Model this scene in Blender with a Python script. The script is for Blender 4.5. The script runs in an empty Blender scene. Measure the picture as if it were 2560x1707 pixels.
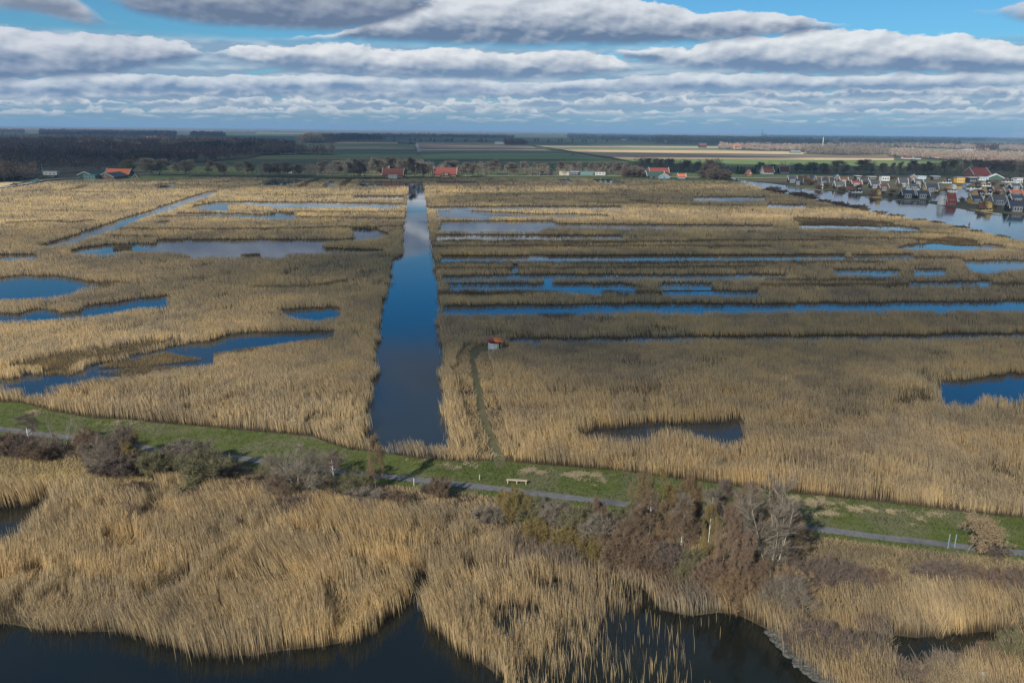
import bpy, math, random
import numpy as np
from mathutils import Matrix, Vector
from mathutils.geometry import tessellate_polygon

S = bpy.context.scene
COL = S.collection
R = math.radians

# ------------------------------------------------------------------ camera
F, CX, CY, CAMH = 1991.0, 1280.0, 853.5, 40.0
PITCH, ROLL = math.atan(528.0 / 1991.0), 0.01094
fwd = Vector((0, math.cos(PITCH), -math.sin(PITCH)))
r0 = Vector((1, 0, 0)); u0 = Vector((0, math.sin(PITCH), math.cos(PITCH)))
cr = r0 * math.cos(ROLL) + u0 * math.sin(ROLL)
cu = u0 * math.cos(ROLL) - r0 * math.sin(ROLL)
cam_data = bpy.data.cameras.new("camera")
cam_data.sensor_width = 36.0
cam_data.lens = F / 2560.0 * 36.0
cam_data.clip_start = 1.0
cam_data.clip_end = 120000.0
cam = bpy.data.objects.new("camera", cam_data)
COL.objects.link(cam)
M3 = Matrix((cr, cu, -fwd)).transposed()
cam.matrix_world = Matrix.Translation((0, 0, CAMH)) @ M3.to_4x4()
S.camera = cam

fw = np.array(fwd); rr = np.array(cr); uu = np.array(cu)

def G(px, py, z=0.0):
    """ground point (x, y) seen at photo position px, py on the level z"""
    px = np.asarray(px, float); py = np.asarray(py, float)
    dx = (px - CX) / F; dy = (CY - py) / F
    d = fw[:, None] + rr[:, None] * dx.ravel() + uu[:, None] * dy.ravel()
    t = (z - CAMH) / d[2]
    return np.stack([d[0] * t, d[1] * t], 1)

def g1(px, py, z=0.0):
    p = G([px], [py], z)[0]
    return float(p[0]), float(p[1])

def proj(x, y, z):
    v = np.array([x, y, z - CAMH], float)
    c = v @ fw
    return CX + F * (v @ rr) / c, CY - F * (v @ uu) / c

def depth(x, y, z=0.0):
    return float(np.array([x, y, z - CAMH]) @ fw)

def height_for(px, py, top):
    """height of an upright thing standing at px, py whose tip is seen at row top"""
    x, y = g1(px, py)
    lo, hi = 0.0, 60.0
    for _ in range(40):
        m = (lo + hi) / 2
        if proj(x, y, m)[1] > top: lo = m
        else: hi = m
    return lo

# ------------------------------------------------------------------ sun, sky, exposure
SUN_EL, SUN_AZ = R(30), R(212)          # azimuth clockwise from +Y: behind the camera, to the left
sun_dir = Vector((math.sin(SUN_AZ) * math.cos(SUN_EL), math.cos(SUN_AZ) * math.cos(SUN_EL), math.sin(SUN_EL)))
sd = bpy.data.lights.new("sun", 'SUN')
sd.energy = 5.0
sd.angle = R(0.6)
sd.color = (1.0, 0.93, 0.82)
sun = bpy.data.objects.new("sun", sd); COL.objects.link(sun)
sun.rotation_euler = (-sun_dir).to_track_quat('-Z', 'Y').to_euler()

S.view_settings.view_transform = 'Standard'
S.view_settings.look = 'None'
EXPO = 0.35
S.view_settings.exposure = EXPO
S.view_settings.gamma = 1.0
S.cycles.max_bounces = 5
S.cycles.diffuse_bounces = 2
S.cycles.glossy_bounces = 3
S.cycles.transparent_max_bounces = 12
S.cycles.volume_bounces = 0

class NT:
    """small node helper"""
    def __init__(s, tree): s.t = tree
    def n(s, typ, ins=None, **kw):
        nd = s.t.nodes.new(typ)
        for k, v in kw.items(): setattr(nd, k, v)
        for k, v in (ins or {}).items():
            sock = nd.inputs[k]
            if isinstance(v, bpy.types.NodeSocket): s.t.links.new(v, sock)
            else: sock.default_value = v
        return nd
    def math(s, op, a, b=None, c=None, clamp=False):
        ins = {0: a}
        if b is not None: ins[1] = b
        if c is not None: ins[2] = c
        nd = s.n('ShaderNodeMath', ins, operation=op); nd.use_clamp = clamp
        return nd.outputs[0]
    def mix(s, f, a, b, blend='MIX'):
        nd = s.t.nodes.new('ShaderNodeMix'); nd.data_type = 'RGBA'; nd.blend_type = blend
        for i, v in ((0, f), (6, a), (7, b)):
            if isinstance(v, bpy.types.NodeSocket): s.t.links.new(v, nd.inputs[i])
            elif i == 0: nd.inputs[i].default_value = v
            else: nd.inputs[i].default_value = (*v, 1) if len(v) == 3 else v
        return nd.outputs[2]
    def noise(s, vec, scale, detail=4, rough=0.55, dist=0.0):
        nd = s.n('ShaderNodeTexNoise', {'Scale': scale, 'Detail': detail, 'Roughness': rough, 'Distortion': dist})
        if vec is not None: s.t.links.new(vec, nd.inputs['Vector'])
        return nd.outputs[0]
    def smooth(s, v, a, b):
        nd = s.n('ShaderNodeMapRange', {0: v, 1: a, 2: b, 3: 0.0, 4: 1.0}, interpolation_type='SMOOTHSTEP')
        return nd.outputs[0]
    def lin(s, v, a, b, c=0.0, d=1.0):
        nd = s.n('ShaderNodeMapRange', {0: v, 1: a, 2: b, 3: c, 4: d})
        return nd.outputs[0]
    def xyz(s, x, y, z):
        return s.n('ShaderNodeCombineXYZ', {0: x, 1: y, 2: z}).outputs[0]

def lin3(r, g, b):
    f = lambda c: (c / 255 / 12.92) if c / 255 <= 0.04045 else ((c / 255 + 0.055) / 1.055) ** 2.4
    return (f(r), f(g), f(b))

world = bpy.data.worlds.new("World"); S.world = world
world.use_nodes = True
wt = world.node_tree; wt.nodes.clear()
W = NT(wt)
sky = W.n('ShaderNodeTexSky', sky_type='NISHITA')
sky.sun_disc = False
sky.sun_elevation = SUN_EL
sky.sun_rotation = SUN_AZ
sky.altitude = 0; sky.air_density = 1.0; sky.dust_density = 0.6; sky.ozone_density = 2.2
gen = W.n('ShaderNodeTexCoord').outputs['Generated']
sep = W.n('ShaderNodeSeparateXYZ', {0: gen})
dxo, dyo, dzo = sep.outputs
el = W.math('MULTIPLY', W.math('ARCSINE', W.math('MAXIMUM', dzo, 0.0)), 57.29578)
az = W.math('MULTIPLY', W.math('ARCTAN2', dxo, dyo), 57.29578)
azn = W.lin(az, -60.0, 60.0)

def azel(vx, vy):
    """direction of a point of the photograph"""
    px, py = vx * 1.0885, vy * 1.0885
    d = fw + rr * (px - CX) / F + uu * (CY - py) / F
    d = d / np.linalg.norm(d)
    return math.degrees(math.atan2(d[0], d[1])), math.degrees(math.asin(d[2]))

SKYK = 0.10          # background strength
def K(c, k=1.0):     # a display colour expressed before the background strength
    return tuple(v / SKYK * k / 2 ** EXPO for v in lin3(*c))

def skyn(fx, fy, ox, oy, oz, det, rg):
    return W.n('ShaderNodeTexNoise', {'Vector': W.xyz(W.math('MULTIPLY_ADD', az, fx, ox + oz * 3), W.math('MULTIPLY_ADD', el, fy, oy), 0.0), 'Scale': 1.0, 'Detail': det, 'Roughness': rg}, noise_dimensions='2D').outputs[0]
def puffs(fx, fy, ox, oy, oz):
    v = W.n('ShaderNodeTexVoronoi', {'Vector': W.xyz(W.math('MULTIPLY_ADD', az, fx, ox + oz), W.math('MULTIPLY_ADD', el, fy, oy), 0.0), 'Scale': 1.0, 'Detail': 2.0, 'Roughness': 0.5, }, feature='F1', normalize=True, voronoi_dimensions='2D')
    return W.math('SUBTRACT', 1.0, v.outputs['Distance'])
nA = W.math('ADD', W.math('MULTIPLY', skyn(0.30, 0.55, 0, 0, 3.1, 5, 0.5), 0.6), W.math('MULTIPLY', puffs(0.42, 0.75, 0, 0, 5.5), 0.42))
nA = W.math('SUBTRACT', nA, 0.06)
nC = W.math('ADD', W.math('MULTIPLY', skyn(0.40, 0.85, 0, 0, 12.4, 3, 0.45), 0.75), W.math('MULTIPLY', puffs(0.55, 1.0, 0, 0, 8.5), 0.3))
nC2 = W.math('ADD', W.math('MULTIPLY', skyn(0.40, 0.85, 0.10, -0.24, 12.4, 3, 0.45), 0.75), W.math('MULTIPLY', puffs(0.55, 1.0, 0.14, -0.28, 8.5), 0.3))
nB = W.n('ShaderNodeTexNoise', {'Vector': W.xyz(W.math('MULTIPLY', az, 1.0), W.math('MULTIPLY', el, 2.4), 7.7), 'Scale': 1.0, 'Detail': 7, 'Roughness': 0.62}).outputs[0]
relief = W.math('SUBTRACT', nC, nC2)

def curve(points, fill):
    """value of a poly-line el(az); fill is used beyond its ends"""
    pts = sorted(points)
    fc = W.n('ShaderNodeFloatCurve', {0: 1.0, 1: azn})
    c = fc.mapping.curves[0]
    P = [((a + 60) / 120, (e + 5) / 45) for a, e in pts]
    c.points[0].location = P[0]; c.points[1].location = P[-1]
    for p in P[1:-1]: c.points.new(*p)
    for p in c.points: p.handle_type = 'VECTOR' if fill else 'AUTO'
    fc.mapping.extend = 'HORIZONTAL'
    fc.mapping.update()
    return W.math('MULTIPLY_ADD', fc.outputs[0], 45.0, -5.0)

def cloud_band(col, top, bot, amp=1.3, own=0, soft=0.13, basesoft=0.45, bright=(229, 233, 237), dark=(120, 137, 160), seed=0.0, ext=None):
    T = [azel(*p) for p in top]; B = [azel(*p) for p in bot]
    if ext:
        if 'l' in ext: T = [(-60, ext['l'] + .1)] + T if False else T
    tc = curve(T, True); bc = curve(B, True)
    a0 = max(min(p[0] for p in T), min(p[0] for p in B)); a1 = min(max(p[0] for p in T), max(p[0] for p in B))
    nz = W.math('SUBTRACT', skyn(0.55, 0.9, own * 7.3, own * 3.1, own, 4, 0.5) if own else nA, 0.5)
    nb = W.math('SUBTRACT', nB, 0.5)
    if seed: nb = W.math('MULTIPLY', nb, -1.0 if seed < 0 else 1.0)
    t = W.math('ADD', W.math('MULTIPLY_ADD', nz, amp * 2.0, tc), W.math('MULTIPLY', nb, amp * 0.9))
    b = W.math('MULTIPLY_ADD', nz, -amp * 0.9, bc)
    at = W.smooth(W.math('SUBTRACT', t, el), 0.0, soft)
    ab = W.smooth(W.math('SUBTRACT', el, b), -basesoft * .5, basesoft)
    edge = W.math('MULTIPLY', W.math('SUBTRACT', nB, 0.5), 5.0)
    al = W.smooth(W.math('ADD', az, edge), a0 - 1.2, a0 + 1.6) if a0 > -33 else 1.0
    ar = W.smooth(W.math('ADD', az, edge), a1 + 1.2, a1 - 1.6) if a1 < 33 else 1.0
    a = W.math('MULTIPLY', W.math('MULTIPLY', at, ab), W.math('MULTIPLY', al, ar))
    thick = W.math('MAXIMUM', W.math('SUBTRACT', tc, bc), 0.6)
    h = W.math('DIVIDE', W.math('SUBTRACT', t, el), thick)          # 0 at the top edge, 1 at the base
    lit = W.math('ADD', W.math('MULTIPLY', W.smooth(h, 0.88, 0.10), 0.95), W.math('MULTIPLY', relief, 1.6))
    lit = W.math('ADD', lit, W.math('MULTIPLY', nb, 0.14), clamp=True)
    c = W.mix(lit, K(dark), K(bright))
    return W.mix(W.math('MULTIPLY', a, 0.97), col, c)

# clear air: blue overhead, pale near the horizon
tint = W.mix(1.0, sky.outputs[0], tuple(v / 2 ** EXPO for v in (0.36, 0.76, 1.02)), 'MULTIPLY')
tint = W.mix(W.smooth(el, 8.8, 11.5), tint, W.mix(1.0, tint, (0.46, 0.98, 1.14), 'MULTIPLY'))
haze_f = W.smooth(el, 5.5, 0.0)
colr = W.mix(W.math('MULTIPLY', haze_f, 0.85), tint, K((138, 175, 204)))

# scattered broken rows near the horizon, smaller and closer together with distance
def rows(col, e0, e1, sx, sy, thr, seed, bright, dark, a=0.9):
    def f(dx, dy):
        return W.math('ADD', W.math('MULTIPLY', skyn(sx, sy, dx, dy, seed, 3, 0.45), 0.72), W.math('MULTIPLY', puffs(sx * 1.3, sy * 1.3, dx * 1.3, dy * 1.3, seed + 2), 0.28))
    n1, n2 = f(0, 0), f(-0.06, 0.36)
    m = W.math('MULTIPLY', W.smooth(n1, thr, thr + 0.06), W.math('MULTIPLY', W.smooth(el, e0, e0 + .5), W.smooth(el, e1 + .8, e1)))
    lit = W.math('MULTIPLY_ADD', W.math('SUBTRACT', n1, n2), 4.2, 0.20, clamp=True)
    return W.mix(W.math('MULTIPLY', m, a), col, W.mix(lit, K(dark), K(bright)))

colr = rows(colr, 0.25, 1.5, 0.62, 2.6, 0.52, 1.3, (208, 218, 224), (140, 172, 198), 0.7)
colr = rows(colr, 0.8, 5.0, 0.26, 1.2, 0.40, 5.3, (196, 208, 218), (140, 166, 192), 0.85)
full = lambda y, a, k: [(x, y + a * math.sin(x * 0.0051 * k + k) + 0.4 * a * math.sin(x * 0.013 + 2 * k)) for x in range(-500, 2900, 170)]
colr = cloud_band(colr, full(250, 3, 1.0), full(262, 2, 1.7), amp=0.75, own=1, soft=.14, basesoft=.13, bright=(214, 222, 227), dark=(150, 176, 198))
colr = cloud_band(colr, full(226, 4, 1.3), full(245, 2, 2.1), amp=0.75, own=2, soft=.16, basesoft=.25, bright=(226, 230, 233), dark=(142, 168, 194))
colr = cloud_band(colr, full(202, 5, 0.8), full(226, 3, 1.4), amp=0.75, own=3, soft=.18, basesoft=.3, bright=(228, 232, 235), dark=(134, 160, 188))
# row under the big banks
colr = cloud_band(colr, [(-400, 170), (0, 178), (200, 168), (330, 172), (500, 180), (700, 168), (1000, 182), (1300, 188), (1480, 172), (1700, 166), (1900, 178), (2100, 168), (2352, 165), (2700, 175)],
                  [(-400, 225), (0, 226), (300, 222), (600, 214), (1000, 222), (1500, 214), (2000, 208), (2352, 205), (2700, 215)], amp=0.55, soft=.13, bright=(221, 229, 236), dark=(118, 147, 182), seed=-1)
# middle bank
colr = cloud_band(colr, [(485, 118), (540, 106), (640, 110), (760, 97), (900, 112), (1050, 108), (1180, 122), (1320, 112), (1400, 130), (1470, 156)],
                  [(485, 128), (560, 148), (700, 168), (900, 182), (1200, 186), (1350, 178), (1470, 162)], amp=0.6, bright=(233, 236, 239), dark=(116, 142, 174))
# left bank
colr = cloud_band(colr, [(-500, 40), (0, 58), (130, 72), (300, 80), (420, 92), (472, 120)],
                  [(-500, 200), (0, 190), (120, 184), (260, 172), (400, 150), (472, 134)], amp=0.6, bright=(215, 220, 229), dark=(108, 133, 166))
# right bank
colr = cloud_band(colr, [(1425, 122), (1500, 110), (1600, 104), (1720, 84), (1850, 74), (1980, 72), (2080, 84), (2180, 82), (2290, 92), (2352, 104), (2800, 100)],
                  [(1425, 132), (1520, 152), (1650, 164), (1850, 172), (2050, 168), (2200, 174), (2352, 170), (2800, 190)], amp=0.65, bright=(233, 237, 240), dark=(114, 140, 173))
# upper middle bank
colr = cloud_band(colr, [(640, 84), (800, 70), (880, 40), (960, 12), (1050, -14), (1400, -20), (1520, 12), (1620, 30), (1760, 26), (1860, 42), (1912, 62)],
                  [(640, 92), (800, 92), (960, 100), (1150, 108), (1400, 106), (1600, 100), (1800, 86), (1912, 70)], amp=0.6, bright=(223, 227, 233), dark=(106, 127, 156), seed=-1)
# dark bank along the top, left part
colr = cloud_band(colr, [(250, -10), (330, -60), (600, -80), (780, -60), (880, -40), (960, -16), (1010, 0)],
                  [(250, 12), (330, 34), (450, 56), (620, 70), (760, 76), (880, 62), (960, 30), (1010, 6)], amp=0.55, soft=.5, bright=(183, 189, 201), dark=(106, 123, 150), seed=-1)
colr = cloud_band(colr, [(-500, -60), (0, -50), (150, -30), (225, 20), (248, 50)],
                  [(-500, 40), (0, 24), (90, 34), (200, 62), (248, 58)], amp=0.5, soft=.5, bright=(189, 195, 207), dark=(126, 139, 160))
colr = cloud_band(colr, [(2285, 22), (2330, 6), (2420, -10), (2700, -20)], [(2285, 34), (2352, 54), (2420, 64), (2700, 80)], amp=0.4, bright=(203, 209, 221), dark=(132, 147, 172))
# clouds overhead and behind, seen only mirrored in the water
den = W.math('MAXIMUM', dzo, 0.06)
pv = W.xyz(W.math('DIVIDE', dxo, den), W.math('DIVIDE', dyo, den), 0.0)
hi = W.noise(pv, 0.55, 6, 0.55)
m2 = W.math('MULTIPLY', W.smooth(hi, 0.38, 0.54), W.smooth(el, 12.8, 17.0))
colr = W.mix(W.math('MULTIPLY', m2, 0.92), colr, W.mix(W.smooth(hi, 0.5, 0.72), K((128, 142, 162)), K((80, 94, 116))))
# clear strip of sky above the frame darkening to deep blue
bg = W.n('ShaderNodeBackground', {0: colr, 1: SKYK})
W.n('ShaderNodeOutputWorld', {0: bg.outputs[0]})

# ------------------------------------------------------------------ generic builders
rng = np.random.default_rng(7)

def link(name, me, parent=None, mat=None, **props):
    o = bpy.data.objects.new(name, me)
    if mat is not None and me is not None and not me.materials:
        for m in (mat if isinstance(mat, (list, tuple)) else [mat]): me.materials.append(m)
    COL.objects.link(o)
    if parent is not None: o.parent = parent
    for k, v in props.items(): o[k] = v
    return o

def empty(name, loc, rz=0.0, label=None, category=None, group=None):
    o = bpy.data.objects.new(name, None); COL.objects.link(o)
    o.location = loc; o.rotation_euler = (0, 0, rz)
    o.empty_display_size = 0.5
    if label: o['label'] = label
    if category: o['category'] = category
    if group: o['group'] = group
    return o

def mesh_np(name, verts, quads=None, tris=None, rnd=None, hgt=None, smooth=False):
    """mesh from arrays; rnd / hgt are per-vertex float attributes"""
    nq = 0 if quads is None else len(quads); nt = 0 if tris is None else len(tris)
    me = bpy.data.meshes.new(name)
    me.vertices.add(len(verts)); me.vertices.foreach_set('co', np.asarray(verts, np.float32).ravel())
    idx = []
    if nq: idx.append(np.asarray(quads, np.int32).ravel())
    if nt: idx.append(np.asarray(tris, np.int32).ravel())
    idx = np.concatenate(idx)
    me.loops.add(len(idx)); me.loops.foreach_set('vertex_index', idx)
    starts = np.concatenate([np.arange(nq) * 4, nq * 4 + np.arange(nt) * 3]).astype(np.int32)
    me.polygons.add(nq + nt); me.polygons.foreach_set('loop_start', starts)
    if smooth: me.polygons.foreach_set('use_smooth', np.ones(nq + nt, bool))
    for nm, arr in (('rnd', rnd), ('hgt', hgt)):
        if arr is not None:
            a = me.attributes.new(nm, 'FLOAT', 'POINT'); a.data.foreach_set('value', np.asarray(arr, np.float32))
    me.update(calc_edges=True)
    return me

def mat(name, base, rough=0.85, spec=0.2, build=None):
    m = bpy.data.materials.new(name); m.use_nodes = True
    nt = NT(m.node_tree); b = m.node_tree.nodes['Principled BSDF']
    b.inputs['Base Color'].default_value = (*base, 1)
    b.inputs['Roughness'].default_value = rough
    b.inputs['Specular IOR Level'].default_value = spec
    if build: build(nt, b)
    return m

def pos(nt): return nt.n('ShaderNodeNewGeometry').outputs['Position']
def link_base(nt, b, col): nt.t.links.new(col, b.inputs['Base Color'])

def grainy(name, c1, c2, scale=1.5, rough=0.9, c3=None, big=0.02, bump=0.0, spec=0.15):
    """two or three real colours of one surface mixed by noise at two scales"""
    def build(nt, b):
        p = pos(nt)
        f = nt.smooth(nt.noise(p, scale, 6, 0.65), 0.38, 0.64)
        col = nt.mix(f, c1, c2)
        if c3 is not None:
            col = nt.mix(nt.smooth(nt.noise(p, big, 5, 0.6), 0.45, 0.62), col, c3)
        link_base(nt, b, col)
        if bump:
            bp = nt.n('ShaderNodeBump', {'Strength': bump, 'Distance': 0.3, 'Height': nt.noise(p, scale * 2, 5, 0.7)})
            nt.t.links.new(bp.outputs[0], b.inputs['Normal'])
    return mat(name, c1, rough, spec, build)

def attr(nt, nm): return nt.n('ShaderNodeAttribute', attribute_name=nm).outputs['Fac']

# value noise for layout decisions
def vnoise(x, y, seed=0):
    xi = np.floor(x).astype(np.int64); yi = np.floor(y).astype(np.int64)
    fx = x - xi; fy = y - yi
    fx = fx * fx * (3 - 2 * fx); fy = fy * fy * (3 - 2 * fy)
    def h(a, b):
        n = (a * 374761393 + b * 668265263 + seed * 974711) & 0x7fffffff
        n = ((n ^ (n >> 13)) * 1274126177) & 0x7fffffff
        return ((n ^ (n >> 16)) & 0xffff) / 65535.0
    return (h(xi, yi) * (1 - fx) + h(xi + 1, yi) * fx) * (1 - fy) + (h(xi, yi + 1) * (1 - fx) + h(xi + 1, yi + 1) * fx) * fy

def fbm(x, y, seed=0, o=3):
    s = 0; a = 0.5; t = 0
    for i in range(o):
        s = s + a * vnoise(x * 2 ** i, y * 2 ** i, seed + i * 17); t += a; a *= 0.55
    return s / t

def inside(P, poly):
    """boolean array: points P (n, 2) inside the polygon"""
    poly = np.asarray(poly, float)
    x, y = P[:, 0], P[:, 1]
    res = np.zeros(len(P), bool)
    bb = (x >= poly[:, 0].min()) & (x <= poly[:, 0].max()) & (y >= poly[:, 1].min()) & (y <= poly[:, 1].max())
    idx = np.nonzero(bb)[0]
    if not len(idx): return res
    xs, ys = x[idx], y[idx]; c = np.zeros(len(idx), bool)
    n = len(poly)
    for i in range(n):
        x1, y1 = poly[i]; x2, y2 = poly[(i + 1) % n]
        if y1 == y2: continue
        cond = ((y1 > ys) != (y2 > ys)) & (xs < (x2 - x1) * (ys - y1) / (y2 - y1) + x1)
        c ^= cond
    res[idx] = c
    return res

def ground_poly(up, low=None, h=0.0):
    """outline on the ground: far edge seen at its foot, near edge seen over plants of height h"""
    a = G([p[0] for p in up], [p[1] for p in up], 0.0)
    if low is None: return a
    b = G([p[0] for p in low], [p[1] for p in low], h)
    return np.concatenate([a, b[::-1]])

def roughen(poly, amp=0.8, step=3.0, seed=1):
    """subdivide an outline and shift it by noise so that no bank is ruler straight"""
    out = []
    n = len(poly)
    for i in range(n):
        a, b = poly[i], poly[(i + 1) % n]
        L = np.linalg.norm(b - a); k = max(1, int(L / step)); k = min(k, 80)
        for j in range(k): out.append(a + (b - a) * j / k)
    out = np.array(out)
    nx = fbm(out[:, 0] / 6, out[:, 1] / 6, seed) - 0.5; ny = fbm(out[:, 0] / 6, out[:, 1] / 6, seed + 50) - 0.5
    return out + np.stack([nx, ny], 1) * amp * 2

def sheet(name, poly, z, m, **props):
    pts = [Vector((p[0], p[1], 0)) for p in poly]
    tr = tessellate_polygon([pts])
    me = bpy.data.meshes.new(name)
    me.from_pydata([(p[0], p[1], z) for p in poly], [], [t for t in tr])
    me.update()
    # all faces up
    for p in me.polygons:
        if p.normal.z < 0: p.flip()
    return link(name, me, None, m, **props)

# ------------------------------------------------------------------ ground
def g_build(nt, b):
    p = pos(nt)
    n1 = nt.noise(p, 0.0035, 4, 0.5); n2 = nt.noise(p, 0.6, 5, 0.7)
    col = nt.mix(nt.smooth(n1, 0.4, 0.6), (0.090, 0.125, 0.058), (0.125, 0.125, 0.070))
    col = nt.mix(nt.smooth(n2, 0.35, 0.7), col, (0.08, 0.10, 0.045))
    link_base(nt, b, col)
M_ground = mat('meadow', (0.07, 0.09, 0.04), 0.95, 0.1, g_build)
gm = bpy.data.meshes.new('ground')
gm.from_pydata([(-70000, -400, 0), (70000, -400, 0), (70000, 90000, 0), (-70000, 90000, 0)], [], [(0, 1, 2, 3)])
link('ground', gm, None, M_ground, kind='structure')

M_marsh = grainy('marsh soil', (0.045, 0.034, 0.022), (0.10, 0.078, 0.050), 2.2, 1.0, (0.075, 0.058, 0.034), 0.05)
M_litter = grainy('reed litter', (0.07, 0.054, 0.033), (0.12, 0.095, 0.058), 3.0, 1.0, (0.05, 0.038, 0.024), 0.08)

# the marsh: everything between the farm road, the boating canal and the dike
dike_top = [(-400, 985), (0, 1005), (54, 1008), (136, 1030), (231, 1046), (327, 1052), (480, 1066), (640, 1079), (776, 1093), (871, 1125), (967, 1137),
            (1059, 1151), (1157, 1156), (1211, 1153), (1280, 1156), (1410, 1168), (1552, 1180), (1640, 1192), (1760, 1207), (1879, 1222), (1974, 1232), (2192, 1256), (2328, 1272), (2560, 1297), (3000, 1345)]
path_top = [(-400, 1036), (0, 1069), (200, 1093), (395, 1119), (558, 1136), (640, 1146), (858, 1175), (1021, 1193), (1150, 1207), (1280, 1221), (1302, 1224), (1470, 1245), (1552, 1255), (1780, 1284), (2012, 1313), (2192, 1337), (2355, 1356), (2560, 1378), (3000, 1426)]
marsh_far = [(-700, 560), (-300, 500), (0, 476), (62, 468), (120, 457), (190, 453), (300, 451), (400, 449), (480, 444), (560, 445), (640, 447), (760, 449), (900, 451), (1100, 449), (1280, 448),
             (1440, 448), (1560, 451), (1700, 453), (1800, 455), (1850, 458), (1905, 470), (1947, 485), (2032, 503), (2151, 530), (2268, 549), (2383, 568), (2491, 594), (2560, 610), (3000, 720)]
marsh = np.concatenate([ground_poly(marsh_far), ground_poly(dike_top)[::-1]])
sheet('marsh_ground', marsh, 0.02, M_marsh, kind='structure')

# ------------------------------------------------------------------ water
def water_mat(name, scale, strength, base):
    def build(nt, b):
        p = pos(nt)
        mp = nt.n('ShaderNodeMapping', {0: p, 3: (1.0, 0.55, 1.0)}).outputs[0]
        bp = nt.n('ShaderNodeBump', {'Strength': strength, 'Distance': 0.10, 'Height': nt.noise(mp, scale, 4, 0.6)})
        patch = nt.smooth(nt.noise(p, 0.018, 3, 0.5), 0.42, 0.62)
        nt.t.links.new(nt.math('MULTIPLY_ADD', patch, 0.07, 0.015), b.inputs['Roughness'])
        nt.t.links.new(bp.outputs[0], b.inputs['Normal'])
        b.inputs['IOR'].default_value = 1.45
    m = mat(name, base, 0.03, 0.5, build)
    return m
M_water = water_mat('marsh water', 1.6, 0.035, (0.010, 0.019, 0.026))
M_canal = water_mat('canal water', 0.9, 0.22, (0.012, 0.024, 0.034))
M_lake = water_mat('lake water', 2.4, 0.05, (0.005, 0.008, 0.007))

WATER = []       # all open-water outlines, used to keep plants out
def water(name, up, low, h=2.0, m=None, rough=0.55, z=0.05, sparse=False):
    poly = ground_poly(up, low, min(h, 1.0) if up[0][1] < 640 else min(h, 1.05) if up[0][1] < 740 else min(h, 1.3) if up[0][1] < 1000 else h)
    poly = roughen(poly, rough, 2.5 if rough else 1e9, len(WATER) + 3)
    WATER.append(poly)
    sheet(name, poly, z + 0.002 * len(WATER), m or M_water, kind='structure')

# central ditch running away from the dike
cl = [(911, 1100), (914, 1032), (930, 989), (936, 951), (946, 925), (933, 894), (944, 857), (951, 799), (958, 770), (964, 736), (973, 707), (980, 655),
      (1004, 637), (1005, 613), (1006, 583), (1013, 534), (1015, 507), (1021, 471), (1020, 468), (905, 469), (890, 466), (905, 456), (1000, 457), (1059, 457)]
crr = [(1059, 457), (1064, 477), (1069, 515), (1070, 534), (1077, 572), (1081, 599), (1084, 627), (1088, 651), (1090, 681), (1098, 699), (1096, 736), (1106, 765), (1100, 793), (1101, 851), (1109, 880), (1116, 966), (1123, 1052), (1130, 1098), (1138, 1116)]
wp = np.concatenate([ground_poly(cl), G([p[0] for p in crr], [p[1] for p in crr], 1.0), G([1103, 1048, 964, 912], [1119, 1116, 1116, 1103], 0.9)])
wp = roughen(wp, 0.7, 2.5, 2)
WATER.append(wp); sheet('ditch_water', wp, 0.052, M_water, kind='structure')

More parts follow.
